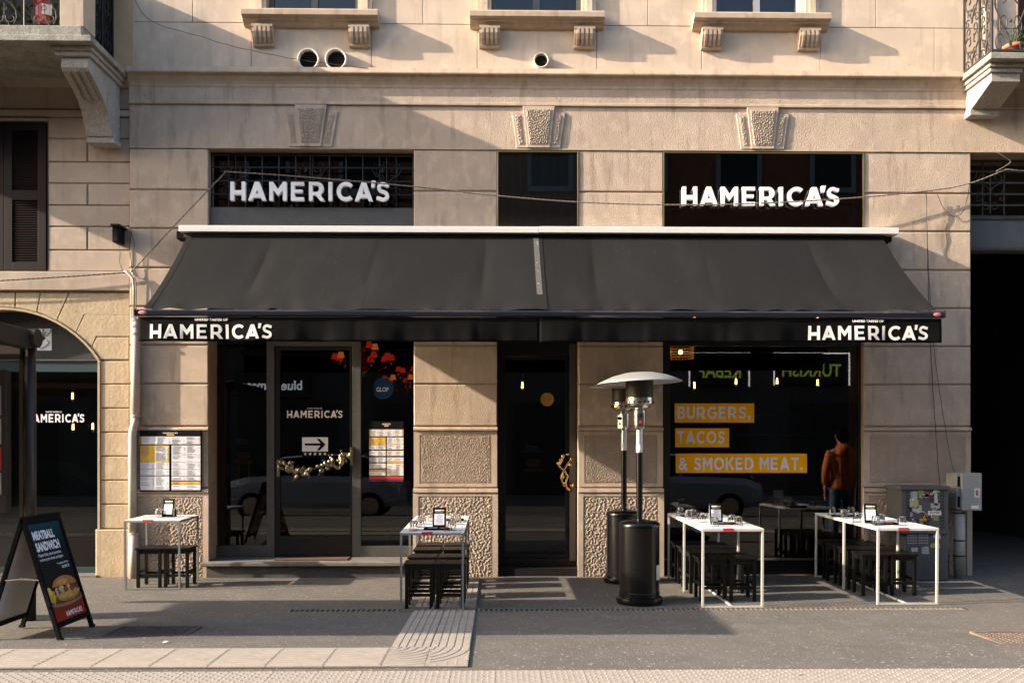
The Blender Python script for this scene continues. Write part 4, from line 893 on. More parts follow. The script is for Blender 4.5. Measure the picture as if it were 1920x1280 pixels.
# ---------------------------------------------------------------- door pulls
t = thing('spoon_garland', 'garland of old spoons strung between the door pulls of the wide door', 'door handle')
yy = YF-.05; pts = [(523, 868), (535, 872), (550, 880), (566, 884), (584, 881), (602, 872), (618, 870), (634, 864), (648, 856), (658, 850)]
spm = None
def spoon_mesh():
    m = MB(); m.ball((0, 0, 0), .040, .016, .027, 12, 8); m.tube([(.03, 0, 0), (.06, -.004, .003), (.08, .002, .0)], [.005, .003, .004], 5); return m
for k in range(62):
    u = random.random()*(len(pts)-1); i = int(u); f = u-i; px_ = pts[i][0]+(pts[i+1][0]-pts[i][0])*f; py_ = pts[i][1]+(pts[i+1][1]-pts[i][1])*f
    p = Wp(px_, py_+random.gauss(0, 5.2), yy-random.uniform(0, .05))
    if spm is None: o = spoon_mesh().build('spoon', m_spoon, t, smooth=True); spm = o
    else: o = spm.copy(); C.objects.link(o)
    o.location = p; o.rotation_euler = (random.uniform(-.6, .6), random.uniform(0, 6.28), random.uniform(-.7, .7)); s_ = random.uniform(.75, 1.15); o.scale = (s_, s_, s_)
for a, b, c, d in ((519.5, 525, 862, 893), (656.5, 662, 838, 872)): box('pull_plate', m_spoon, X(a, yy), X(b, yy), yy-.01, yy+.025, Z(d, yy, 590), Z(c, yy, 590), t, .004)
t = thing('cutlery_handle', 'twisted brass cutlery pull on the narrow door', 'door handle'); yy = YG-.05
m = MB(); m.tube([Wp(a, b, yy-c) for a, b, c in ((1063, 852, 0), (1052, 858, .04), (1047, 872, .06), (1056, 882, .05), (1065, 892, .04), (1060, 905, .05), (1063, 917, .03), (1072, 920, 0))], .014, 8)
m.tube([Wp(a, b, yy-c) for a, b, c in ((1072, 856, 0), (1066, 866, .04), (1058, 880, .03), (1052, 895, .05), (1056, 910, .04), (1068, 915, 0))], .011, 8); m.build('stems', m_brass, t, smooth=True)
for k, (a, b) in enumerate(((1048, 868), (1055, 855), (1064, 852), (1070, 860), (1058, 905), (1066, 916), (1073, 909), (1060, 884), (1055, 893), (1068, 872), (1052, 862))):
    m = MB(); m.ball((0, 0, 0), .034, .014, .024, 10, 6); o = m.build('spoon', m_brass, t, smooth=True); o.location = Wp(a, b, yy-.04); o.rotation_euler = (k, k*1.7, k*.6)
# ---------------------------------------------------------------- downpipe, lamp, cables
t = thing('downpipe', 'pale drainpipe between the two buildings, beside the left pillar', 'drainpipe')
yp = -.05; pw = lambda a, b: Wp(a, b, yp)
m = MB(); m.tube([pw(254.5, 598), pw(254.5, 782)], .050, 16); m.build('pipe', m_pvc, t, smooth=True)
m = MB(); m.tube([pw(254.5, 782), pw(253.5, 792), pw(250, 804), pw(248.5, 815), pw(248.5, 1000)], .048, 16); m.build('pipe', m_pvc, t, smooth=True)
m = MB(); m.tube([pw(250.5, 1000), pw(250.5, 1084)], .056, 16); m.build('pipe_foot', m_pvc, t, smooth=True)
for q in (600, 612, 626, 780, 1000): c = pw(254.5 if q < 900 else 250, q); MB().cyl((c.x, c.y, c.z-.012), (c.x, c.y, c.z+.012), .060, seg=18).build('collar', m_pvc, t)
t = thing('cable_conduit', 'thin grey conduit rising beside the top of the drainpipe', 'conduit')
m = MB(); m.tube([pw(251, 600), pw(251, 540), pw(249, 522), pw(240, 512), pw(233, 508)], .014, 8); m.tube([pw(255, 600), pw(255.5, 535), pw(252, 516), pw(244, 509)], .007, 6); m.build('conduit', m_pvc, t, smooth=True)
m = MB(); m.tube([Wp(a, b, -.03) for a, b in ((247, 430), (243, 460), (245, 490), (252, 520), (250, 560), (253, 595))], .004, 4); m.tube([Wp(a, b, -.03) for a, b in ((240, 420), (252, 455), (250, 500), (246, 512))], .0035, 4); m.build('loose_wire', m_cable, t)
t = thing('wall_floodlight', 'small black box fitting with a dangling lead on the left wall', 'floodlight')
yy = -.02; a = Wp(215, 432, yy-.1); m = MB(); box('bracket', m_rub, X(212, yy-.1), X(228, yy-.1), yy-.18, YL, Z(430, yy, 220), Z(426, yy, 220), t, .003)
box('fitting', m_rub, X(218, yy), X(230, yy), yy-.13, YL-.0, Z(458, yy, 220), Z(430, yy, 220), t, .012)
m = MB(); m.tube([Wp(u, v, -.03) for u, v in ((224, 458), (225, 475), (224, 492), (229, 506), (237, 511))], .005, 5); m.build('lead', m_cabl, t)
def twisted(name, label, pts, mat, r=.0052, pitch=.12, cat='cable', yv_=None, parts=2):
    t = thing(name, label, cat); P = [Wp(*p) for p in pts]; L = [0]
    Q = []; 
    for i in range(len(P)-1):
        p0, p1, p2, p3 = P[max(i-1, 0)], P[i], P[i+1], P[min(i+2, len(P)-1)]; n = max(2, int((p2-p1).length/.022))
        for k in range(n):
            u = k/n; Q.append(.5*((2*p1)+(p2-p0)*u+(2*p0-5*p1+4*p2-p3)*u*u+(3*p1-p0-3*p2+p3)*u**3))
    Q.append(P[-1]); s = 0; A = [[], []]
    for i, q in enumerate(Q):
        if i: s += (q-Q[i-1]).length
        a = s/pitch*2*PI; o = Vector((0, math.cos(a), math.sin(a)))*r*.85; A[0].append(q+o); A[1].append(q-o)
    for k in range(parts):
        m = MB(); m.tube(A[k], r, 5); m.build('strand', mat, t, smooth=True)
    return t
twisted('cable', 'twisted cable sagging across the whole facade above the awning', [(243, 513, -.07), (330, 420, -.09), (418, 328, -.10), (424, 323, -.10), (431, 322.5, -.10), (560, 331, -.14), (776, 350, -.15), (932, 367, -.15), (1085, 379, -.14), (1250, 384, -.15), (1400, 382, -.17), (1575, 373, -.14), (1740, 358, -.09), (1818, 344, -.08), (1886, 318, -.1)], m_cabl)
twisted('cable', 'twisted cable running left from the drainpipe over the arch', [(-150, 533, -.05), (0, 526, -.06), (120, 519, -.06), (236, 511, -.05)], m_cable)
twisted('cable', 'thick and thin tie wire crossing the upper wall from top left', [(248, -8, -.3), (284, 40, -.06), (380, 70, -.05), (440, 88, -.05), (560, 112, -.05), (690, 128, -.12)], m_cable, .0035, .3, parts=1)
twisted('cable', 'loose wire end and straight cable at the gate grille on the right', [(1880, 320, -.12), (1868, 322, -.13), (1895, 304, -.14), (1888, 298, -.15), (1868, 284, -.16)], m_cabl, .005, .3, parts=1)
twisted('cable', 'cable going right out of the picture in front of gate grille', [(1886, 318, -.1), (1930, 321, -.1), (2100, 330, -.1)], m_cabl, .006, .1)
twisted('cable', 'hanging wire down the right pillar behind the awning end', [(1737, 362, -.07), (1739, 470, -.05), (1744, 640, -.05), (1758, 860, -.04), (1763, 912, -.04)], m_cable, .0045, .3, parts=1)
twisted('cable', 'second hanging wire leading to the grey meter box', [(1737, 366, -.06), (1741, 500, -.045), (1752, 660, -.045), (1777, 830, -.05), (1790, 888, -.08)], m_cable, .0035, .3, parts=1)
twisted('cable', 'loop of loose wire sagging from the cable on the right pillar', [(1757, 364, -.06), (1768, 388, -.03), (1786, 405, -.03), (1803, 400, -.03), (1813, 375, -.03), (1818, 345, -.07)], m_cable, .004, .2, parts=1)
m_vent = M('vent_white', (.66, .61, .54), .6)
for lab, a, b, r in (('left one of the pair of round white vents', 579.5, 114, 20.5), ('right one of the pair of round white vents', 631, 114, 20.5), ('single small round vent under the middle window', 1014.5, 116, 14.2)):
    t = thing('wall_vent', lab, 'vent', (0, 0, 0)); c = Wp(a, b, -.02); rr = r/154; m = MB()
    m.lathe([(rr, .02), (rr, -.045), (rr*.95, -.058), (rr*.84, -.05), (rr*.82, -.0), (rr*.82, .02)], seg=32, M4=Matrix.Translation(c) @ Matrix.Rotation(-PI/2, 4, 'X')); m.build('ring', m_vent, t, smooth=True)
    m = MB(); m.prism([(c.x+rr*.84*math.cos(i*PI/12), c.z+rr*.84*math.sin(i*PI/12)) for i in range(24)], -.004, -.001); m.build('duct', m_room, t)
    n = 8
    for k in range(n):
        zz = -rr*.8+(k+.5)*rr*1.6/n; hw = math.sqrt(max(1e-6, (rr*.83)**2-zz*zz)); MB().prism([(-.030, c.z+zz-.004), (-.006, c.z+zz+.006), (-.004, c.z+zz+.004), (-.028, c.z+zz-.008)], c.x-hw, c.x+hw, 'x').build('slat', m_irong, t)
# ---------------------------------------------------------------- cabinet and meter box
t = thing('electrical_cabinet', 'grey metal cabinet covered in stickers against the right pillar', 'utility cabinet')
yc = -.42; cw = lambda p: X(p, yc); cz = lambda q: Z(q, yc, 1730)+.0
box('body', m_cab, cw(1698), cw(1778), yc, -.035, .03, cz(1003)-.004, t, .004); box('upper_body', m_cab, cw(1688), cw(1777), yc-.02, -.035, cz(1000), cz(918), t, .006)
box('lid', m_cab, cw(1685), cw(1779), yc-.04, -.03, cz(918)+.002, cz(911), t, .006)
m = MB()
for s in (1697, 1762):
    for r_ in range(12):
        for c_ in range(3): m.box(cw(s+c_*2.6), cw(s+c_*2.6+1.3), yc-.022, yc-.0195, cz(924+r_*6), cz(920.5+r_*6))
m.build('vent_slots', m_room, t)
m = MB()
for r_ in range(4):
    for c_ in range(8): m.box(cw(1701+c_*4.8+(2 if c_ > 3 else 0)), cw(1704.6+c_*4.8+(2 if c_ > 3 else 0)), yc-.004, yc-.001, cz(1002+r_*5+1.8), cz(1002+r_*5-.6))
m.build('embossed_vents', m_box, t)
cols = [(.45, .45, .43), (.05, .05, .05), (.55, .5, .12), (.5, .08, .05), (.5, .5, .48), (.12, .25, .35), (.3, .32, .1), (.6, .6, .58), (.4, .22, .05)]
cm = [M('sticker_print', c, .5, var=.6, vs=90) for c in cols]
for k, (a, b, c, d, i) in enumerate([(1706,1718,921,934,0),(1704,1712,934,950,4),(1712,1721,936,953,2),(1719,1731,918,926,6),(1722,1740,926,933,4),(1733,1741,922,931,3),(1741,1748,918,940,1),(1745,1760,919,924,2),(1750,1757,924,946,7),(1743,1760,943,952,0),(1709,1716,952,958,7),(1716,1727,947,961,4),(1705,1710,960,968,0),(1743,1748,964,970,5),(1748,1758,966,976,6),(1727,1736,958,964,1),(1722,1730,972,984,4),(1708,1716,985,991,7),(1735,1748,986,992,0),(1745,1763,1018,1026,2),(1728,1742,1024,1038,0),(1708,1720,1026,1034,7),(1749,1764,1001,1009,4)]):
    yq = yc-.0235 if c < 1000 else yc-.0045; pts = [(cw(a)+random.uniform(-.008, .008), cz(d)), (cw(b), cz(d)+random.uniform(-.01, .01)), (cw(b)+random.uniform(-.01, .005), cz(c)), ((cw(a)+cw(b))/2, cz(c)+random.uniform(0, .008)), (cw(a), cz(c)+random.uniform(-.008, .004))]
    MB().prism(pts, yq-.001, yq).build('sticker', cm[i], t)
for k in range(16):
    a, b = random.uniform(1703, 1755), random.uniform(920, 985); m = MB(); p = [Wp(a+random.uniform(-7, 7), b+random.uniform(-5, 5), yc-.026) for _ in range(5)]; m.tube(p, .0035, 4); m.build('scribble', m_blk if k % 2 else m_wht, t)
box('name_sticker', m_wht, cw(1738), cw(1763), yc-.0245, yc-.0235, cz(965), cz(957), t); text('yugen', cw(1741), cw(1760), cz(964), cz(958.5), yc-.0265, m_redpr, t, bold=.02)
MB().prism([(cw(1726), cz(976)), (cw(1742), cz(976)), (cw(1734), cz(959))], yc-.0255, yc-.0245).build('warning_sign', M('warning_yellow', (.55, .25, .02), .5), t)
MB().prism([(cw(1733), cz(974)), (cw(1735), cz(970)), (cw(1733), cz(970)), (cw(1735.5), cz(964)), (cw(1734.5), cz(968.5)), (cw(1736.5), cz(968.5))], yc-.0275, yc-.0265).build('warning_bolt', m_blk, t)
t = thing('meter_box', 'pale grey meter box standing on its pipe at the edge of gateway', 'meter box')
yc = -.34; cw = lambda p: X(p, yc); cz = lambda q: Z(q, yc, 1820)
box('casing', m_box, cw(1803.5), cw(1841.5), yc, -.05, cz(957), cz(886.5), t, .012); box('side_panel', m_box, cw(1796), cw(1804)-.002, yc+.03, -.05, cz(955), cz(888), t, .006)
box('label_plate', m_wht, cw(1827), cw(1837), yc-.003, yc-.001, cz(932), cz(915), t); box('label_picture', cm[8], cw(1829), cw(1834), yc-.005, yc-.004, cz(929), cz(918), t); box('name_plate', m_wht, cw(1821), cw(1835), yc-.003, yc-.001, cz(953), cz(947), t)
for q in ((893, 912), (915, 927), (930, 951)): box('side_sticker', m_blk if q[0] != 915 else m_gry, cw(1797.5), cw(1802), yc+.026, yc+.029, cz(q[1]), cz(q[0]), t)
m = MB(); m.cyl((cw(1807), yc+.11, .01), (cw(1807), yc+.11, cz(957)), .062, seg=20); m.build('support_pipe', m_pipew, t, smooth=True)
for q in (962, 1014, 1043): m = MB(); c = (cw(1807), yc+.11, cz(q)); m.cyl((c[0], c[1], c[2]-.007), (c[0], c[1], c[2]+.007), .066, seg=20); m.build('strap', m_rub, t)
t = thing('red_conduit', 'short dark red corrugated conduit beside the grey pipe', 'conduit'); m = MB(); prof = []
for k in range(24): prof += [(.034, k*.0125), (.038, k*.0125+.004), (.038, k*.0125+.008), (.034, k*.0125+.012)]
m.lathe(prof, cw(1786), yc+.16, 14, .015); m.build('tube', m_redp, t)
# ---------------------------------------------------------------- tables
def mk_table(L, W, H, legs_y, label, loc, mat, tilt, place='table'):
    t = thing('bar_table', label, 'table', loc, 'narrow pavement tables'); t.rotation_euler = (tilt, 0, 0); s = .022
    top = MB(); top.box(.0, W, 0, L, H-.008, H); top.build('tabletop', m_white, t)
    for a, b, c, d in ((0, W, 0, s), (0, W, L-s, L), (0, s, s, L-s), (W-s, W, s, L-s)): MB().box(a, b, c, d, H-.026, H-.0085).build('top_rail', mat, t)
    for y in legs_y:
        for x in (0, W-s): MB().box(x+.0005, x+s-.0005, y, y+s, 0.004, H-.0265).build('leg', mat, t)
    MB().box(s, W-s, .001, s-.001, .004, .02).build('foot_rail', mat, t)
    if L > 1: MB().box(W*.5-.01, W*.5+.01, s+.001, L-s, .004, .02).build('foot_rail', mat, t)
    MB().box(s, W-s, L-s, L-.001, .004, .02).build('foot_rail', mat, t)
    MB().box(W*.34, W*.51, -.003, .03, H-.028, H+.003).build('red_tag', m_tag, t)
    return t
T0 = {'t1': (Wp(232.5, 976, -.93).x, -.93, .62, .66, .775), 't2': (X(749.8, -2.29), -2.29, .62, 1.84, .77), 't3': (X(1316, -2.1), -2.1, .617, 1.84, .79), 't4': (X(1644.5, -1.97), -1.97, .625, 1.84, .78)}
names = {'t1': 'small white table under the menu board', 't2': 'printed white table in front of the pillar between the doors', 't3': 'white table just right of the heaters', 't4': 'rightmost white table, beside the cabinet'}
short = {'t1': 'table under the menu board', 't2': 'table between the doors', 't3': 'table right of the heaters', 't4': 'rightmost table by the cabinet'}
tabs = {}
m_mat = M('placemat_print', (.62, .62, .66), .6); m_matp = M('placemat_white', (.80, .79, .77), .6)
for k, (x, y, W, L, H) in T0.items():
    tl = R(.9) if L > 1 else R(1.0)
    t = mk_table(L, W, H, (0, L-.022) if L < 1 else (0, .92, L-.022), names[k], (x, y, gz(y)+.001), m_leg if k in ('t3', 't4') else m_leg_shaded, tl); tabs[k] = (t, Matrix.Translation(t.location) @ Matrix.Rotation(tl, 4, 'X'), W, L, H, tl)
def on(k, u, v, dz=0.): t, M_, W, L, H, tl = tabs[k]; return M_ @ Vector((u*W, v, H+dz))
for k, rowsN in (('t2', 4), ('t3', 4), ('t4', 4), ('t1', 1)):
    t, M_, W, L, H, tl = tabs[k]
    for j in range(rowsN):
        for s in (0, 1):
            v0 = .05+j*.44 if L > 1 else .12; p = Vector((.02+s*.30*W/.62, v0, H+.0008))
            o = thing('placemat', f"{'left' if s == 0 else 'right'} paper placemat, {['front', 'second', 'third', 'rear'][j]} row, on the {short[k]}", 'placemat', M_ @ p, 'paper placemats'); o.rotation_euler = (tl, 0, random.uniform(-.04, .04))
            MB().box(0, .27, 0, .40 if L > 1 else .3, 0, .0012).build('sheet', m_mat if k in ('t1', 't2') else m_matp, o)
            pr = MB(); py_ = MB()
            for i in range(14):
                yy_ = .03+i*.026; xs_ = random.uniform(.02, .14); (py_ if random.random() < .35 else pr).box(xs_, xs_+random.uniform(.04, .10), yy_, yy_+random.choice((.008, .016, .026)), .0014, .002)
            if k in ('t1', 't2'):
                pr.build('print', m_gry, o)
                if py_.v: py_.build('print', m_yel, o)
            else: 
                m = MB(); m.box(.03, .12, .05, .07, .0014, .002); m.box(.15, .23, .25, .26, .0014, .002); m.build('print', m_gry, o)
# ---------------------------------------------------------------- stools
def mk_stool():
    t = thing('stool', 'x', 'stool', (0, 0, 0), 'black stools under the tables'); s = .305; h = .45
    MB().box(-s/2, s/2, -s/2, s/2, h-.022, h).build('seat', m_stool, t, bevel=.006)
    l = .034; a = s/2-.014
    for x in (-a, a-l):
        for y in (-a, a-l): MB().box(x, x+l, y, y+l, 0, h-.0225).build('leg', m_stool, t, bevel=.003)
    m = MB()
    for y in (-a+.008, a-l+.008): m.box(-a+l, a-l, y, y+.018, h-.07, h-.0225)
    for x in (-a+.008, a-l+.008): m.box(x, x+.018, -a+l, a-l, h-.07, h-.0225)
    m.build('apron', m_stool, t)
    for y in (-a+.008, a-l+.008): MB().box(-a+l, a-l, y, y+.018, .12, .15).build('stretcher', m_stool, t)
    for x in (-a+.008, a-l+.008): MB().box(x, x+.018, -a+l, a-l, .16, .19).build('stretcher', m_stool, t)
    return t
st0 = mk_stool(); used = False
rowsY = {'t1': [-.80], 't2': [-2.12, -1.62, -1.0, -.56], 't3': [-1.75, -1.27, -.84, -.44], 't4': [-1.45, -1.03, -.64, -.27]}
rn = {1: ['only'], 4: ['front', 'second', 'third', 'rear']}
for k, ys2 in rowsY.items():
    t, M_, W, L, H, tl = tabs[k]; x0 = t.location.x
    for j, y in enumerate(ys2):
        for s in (0, 1):
            o = st0 if not used else copytree(st0); used = True
            xx = x0+(.195 if s == 0 else .508)+random.uniform(-.004, .004)+(.02 if k == 't1' else .0)+(-.03 if k == 't2' else 0)
            yy = y+.153+random.uniform(-.006, .006); o.location = (xx, yy, gz(yy-.15)+.003); o.rotation_euler = (R(.7), 0, random.uniform(-.02, .02))
            row = '' if len(ys2) == 1 else rn[4][j]+' row '
            o['label'] = f"{'left' if s == 0 else 'right'} black square stool, {row}under the {short[k]}".replace(', under', ' under')
# ---------------------------------------------------------------- glasses, card stands, trays
def mk_glass():
    t = thing('tumbler', 'x', 'glass', (0, 0, 0), 'upturned glass tumblers'); m = MB(); n = 20; prof = [(.0440, 0), (.0435, .03), (.0415, .07), (.036, .092), (.030, .097), (.0005, .097), (.0005, .088), (.028, .086), (.037, .068), (.0405, .03), (.041, 0)]
    vs = []; kk = len(prof)
    for i in range(n):
        a = 2*PI*i/n
        for q, (r, z) in enumerate(prof):
            rr = r*(1-.035*(i % 2)) if q < 5 else r; vs.append((rr*math.cos(a), rr*math.sin(a), z))
    m.add(vs, [(i*kk+q, ((i+1) % n)*kk+q, ((i+1) % n)*kk+(q+1) % kk, i*kk+(q+1) % kk) for i in range(n) for q in range(kk)]); m.build('glass_body', m_tumb, t, smooth=False); return t
g0 = mk_glass(); gu = False
gl = {'t1': [(.42, .36, 'beside the card stand on its left'), (.72, .42, 'beside the card stand on its right')],
      't2': [(.20, .16, 'front left corner'), (.80, .17, 'front right corner'), (.25, .50, 'left side, second from front'), (.24, .80, 'left side, third from front'), (.38, 1.15, 'left side, rearmost'), (.78, 1.02, 'right side, rear one of two'), (.84, .78, 'right side, middle')],
      't3': [(.28, .22, 'frontmost, in front of the card stand'), (.66, .44, 'right of the card stand, rear one'), (.70, .26, 'right of the card stand, front one'), (.24, .66, 'left of the card stand'), (.14, 1.06, 'left side, beyond the card stand'), (.10, 1.42, 'left side, rearmost'), (.26, 1.16, 'beside the rear left one'), (.72, 1.25, 'right side, rearmost')],
      't4': [(.14, .26, 'front left'), (.56, .24, 'front right'), (.40, .52, 'middle, behind the tray'), (.08, .66, 'left of the card stand'), (.10, 1.08, 'left side, behind the card stand'), (.08, 1.42, 'rearmost on the left'), (.46, 1.45, 'rearmost on the right')]}
for k, lst in gl.items():
    for u, v, d in lst:
        o = g0 if not gu else copytree(g0); gu = True; o.location = on(k, u, v, .0045); o.rotation_euler = (tabs[k][5], 0, random.uniform(0, 6)); o['label'] = f"upturned glass, {d}, on the {short[k]}"
def card_stand(k, u, v, rz=0.):
    o = thing('card_stand', f'folded black menu card standing on the {short[k]}', 'menu card', on(k, u, v, .004), 'folded menu cards'); o.rotation_euler = (tabs[k][5], 0, rz); w_, h_, d_ = .135, .205, .05
    fr = MB(); fr.add([(-w_/2, -d_, 0), (w_/2, -d_, 0), (w_/2, -.002, h_), (-w_/2, -.002, h_), (-w_/2, -d_+.005, 0), (w_/2, -d_+.005, 0), (w_/2, .003, h_), (-w_/2, .003, h_)], [(0,3,2,1)[::-1], (4,5,6,7)[::-1], (0,1,5,4)[::-1], (1,2,6,5)[::-1], (3,0,4,7)[::-1]]); fr.build('front_leaf', m_blk, o)
    MB().add([(-w_/2, d_, 0), (w_/2, d_, 0), (w_/2, .004, h_), (-w_/2, .004, h_), (-w_/2, d_-.004, 0), (w_/2, d_-.004, 0), (w_/2, .0, h_-.003), (-w_/2, .0, h_-.003)], [(0,1,2,3), (7,6,5,4), (1,5,6,2), (0,3,7,4)]).build('rear_leaf', m_wht, o)
    sl = (d_-.002)/h_; f = lambda x, z, e: (x, -d_+sl*z-e, z)
    def pq(mb, x0, x1, z0, z1, e): mb.add([f(x0, z0, e), f(x1, z0, e), f(x1, z1, e), f(x0, z1, e)], [(0, 1, 2, 3)])
    m = MB(); pq(m, -.05, .05, .035, .145, .0015); m.build('sheet', m_wht, o)
    m = MB()
    for i in range(9): ww = random.uniform(.02, .04); pq(m, -ww, ww, .135-i*.011, .138-i*.011, .003)
    m.build('print', m_gry, o); m = MB(); pq(m, -.045, .02, .172, .184, .0015); m.build('heading', m_wht, o); m = MB(); pq(m, .022, .048, .172, .184, .0015); m.build('heading_end', m_yel, o)
    m = MB(); pq(m, -.04, .04, .158, .164, .0015); m.build('print', m_gry, o)
card_stand('t1', .60, .38, -.12); card_stand('t2', .58, .40, .0); card_stand('t3', .42, .52, -.10); card_stand('t4', .20, .50, -.10)
def tray(k, u, v, idx=''):
    o = thing('tray', f'dark napkin tray{idx} lying on the {short[k]}', 'tray', on(k, u, v, .0035), 'dark napkin trays'); o.rotation_euler = (tabs[k][5], 0, 0); m = MB(); m.box(-.13, .13, -.07, .07, 0, .006); m.box(-.13, .13, -.07, -.062, .006, .018); m.box(-.13, .13, .062, .07, .006, .018); m.box(-.13, -.122, -.062, .062, .006, .018); m.box(.122, .13, -.062, .062, .006, .018); m.build('tray_body', m_blk, o)
    m = MB(); m.box(-.10, .0, -.045, .045, .0065, .016); m.build('napkins', m_gry, o); m = MB(); m.lathe([(.001, 0), (.035, 0), (.04, .008), (.036, .008), (.001, .006)], .06, 0, 14, .0065); m.build('red_dish', M('red_dish', (.45, .10, .05), .5), o)
tray('t2', .56, .26); tray('t3', .52, .42); tray('t4', .36, .38); tray('t2', .72, 1.2, ', rear one,'); tray('t4', .22, 1.25, ', rear one,'); tray('t3', .3, 1.3, ', rear one,')
# ---------------------------------------------------------------- patio heaters
m_sleeve = M('bright_sleeve', (.62, .60, .58), .3, metal=.6)
def heater(x, y, lab, rz, tilt):
    z0 = gz(y)+.001; t = thing('patio_heater', lab, 'patio heater', (x, y, z0), 'patio heaters', rz)
    L = lambda prof, nm, mt, seg=40, sm=True: autosmooth(MB().lathe(prof, seg=seg).build(nm, mt, t, smooth=sm))
    L([(.001, .006), (.235, .006), (.240, .03), (.236, .062), (.215, .072), (.001, .072)], 'base', m_heat)
    L([(.001, .071), (.208, .072), (.208, .115), (.204, .12), (.204, .78), (.212, .785), (.212, .805), (.200, .825), (.18, .835), (.05, .858), (.001, .86)], 'tank_housing', m_heat)
    L([(.0325, .855), (.0325, 1.55)], 'pole', m_heat, 20); L([(.0335, 1.54), (.0335, 1.775)], 'label_sleeve', m_sleeve, 20); L([(.0345, 1.56), (.0345, 1.62)], 'paper_label', m_label, 20)
    L([(.001, 1.775), (.045, 1.775), (.06, 1.80), (.062, 1.83), (.062, 1.97), (.05, 1.985), (.001, 1.985)], 'control_head', m_chrome, 24)
    L([(.05, 1.985), (.09, 1.995), (.11, 2.01), (.12, 2.025), (.118, 2.035), (.145, 2.035), (.15, 2.04), (.15, 2.065), (.142, 2.07), (.142, 2.10), (.135, 2.105), (.001, 2.105)], 'burner_cup', m_chrome, 40)
    for i in range(18):
        a = i*2*PI/18; m = MB(); m.box(-.006, .006, -.001, .001, -.012, .012); m.build('cup_slot', m_rub, t, M4=Matrix.Rotation(a, 4, 'Z') @ Matrix.Translation((.1515, 0, 2.052)) @ Matrix.Rotation(PI/2, 4, 'Z'))
    L([(.140, 2.105), (.142, 2.285)], 'burner_screen', m_mesh, 40); L([(.001, 2.286), (.146, 2.286), (.146, 2.296), (.001, 2.296)], 'screen_cap', m_chrome, 40)
    for i in range(3): a = i*2*PI/3+.5; MB().cyl((.07*math.cos(a), .07*math.sin(a), 2.29), (.07*math.cos(a), .07*math.sin(a), 2.345), .006, seg=6).build('reflector_stud', m_chrome, t)
    m = MB(); pr = [(.425, 2.255), (.435, 2.252), (.435, 2.258), (.38, 2.285), (.28, 2.325), (.15, 2.356), (.001, 2.368)]; inn = [(.001, 2.362), (.15, 2.350), (.28, 2.319), (.38, 2.279), (.425, 2.255)]
    m.lathe(pr+inn, seg=48); o = m.build('reflector', m_refl, t, smooth=True, M4=Matrix.Translation((0, 0, 2.3)) @ Matrix.Rotation(tilt, 4, 'Y') @ Matrix.Translation((0, 0, -2.3)))
    box('switch_panel', m_chrome, -.035, .035, -.068, -.060, 1.80, 1.95, t); MB().cyl((0, -.068, 1.915), (0, -.085, 1.915), .020, seg=16).build('knob', m_rub, t); MB().cyl((0, -.068, 1.85), (0, -.075, 1.85), .014, seg=14).build('button', m_redpr, t)
    m = MB(); A = R(-52+15); n = 8   # paper label wrapped round the tank
    for i in range(n):
        a0, a1 = A+i*.06-.1, A+(i+1)*.06-.1; m.add([(.2055*math.cos(a0), .2055*math.sin(a0), .25), (.2055*math.cos(a1), .2055*math.sin(a1), .25), (.2055*math.cos(a1), .2055*math.sin(a1), .40), (.2055*math.cos(a0), .2055*math.sin(a0), .40)], [(0, 1, 2, 3)])
    m.build('rating_label', m_label, t)
    for a in (-2.2, -.8): m = MB(); m.prism([(.02*math.cos(i*PI/6), .012*math.sin(i*PI/6)) for i in range(12)], -.001, .001); m.build('vent_hole', m_rub, t, M4=Matrix.Rotation(a+PI/2, 4, 'Z') @ Matrix.Translation((0, -.2095, .092)))
    return t
ya = -1.80; heater(Wp(1199, 900, ya).x, ya, 'front black patio heater with pale mushroom reflector and paper label', 0, R(-2.2))
ya = -.46; heater(Wp(1170, 900, ya).x, ya, 'rear black patio heater, half hidden behind the front one', -.9, R(2.5))
# ---------------------------------------------------------------- sandwich board
F1, F2 = Wp(127, 1197, -3.80), Wp(188, 1171, -3.17)
fx = -3.50; yn, yf = -3.80, -3.18; topx, topz = -3.80, .975+gz(-3.5); zg_ = gz(-3.5)+.003
ab = thing('sandwich_board', 'black sandwich board advertising a meatball sandwich, on the pavement at left', 'sandwich board', (-3.8, -3.5, 0))
def sb(o): o.location = (3.8, 3.5, 0); return o
def side(s, name):      # s = +1 printed face towards the right, -1 rear face
    bx_ = topx+s*.30; d = Vector((bx_-topx, 0, zg_-topz)); n = Vector((-d.z*s, 0, d.x*s)).normalized()*1.0
    if n.x*s < 0: n = -n
    P = lambda u, v, e: Vector((topx, yn+(yf-yn)*u, topz))+d*v+n*e
    return P
m_pap = {}
def bargrid(P, u0, u1, v0, v1, e0, e1):
    q = [P(u0, v1, e0), P(u1, v1, e0), P(u1, v0, e0), P(u0, v0, e0), P(u0, v1, e1), P(u1, v1, e1), P(u1, v0, e1), P(u0, v0, e1)]
    return MB().add(q, [(0,3,2,1), (4,5,6,7), (0,1,5,4), (1,2,6,5), (2,3,7,6), (3,0,4,7)])
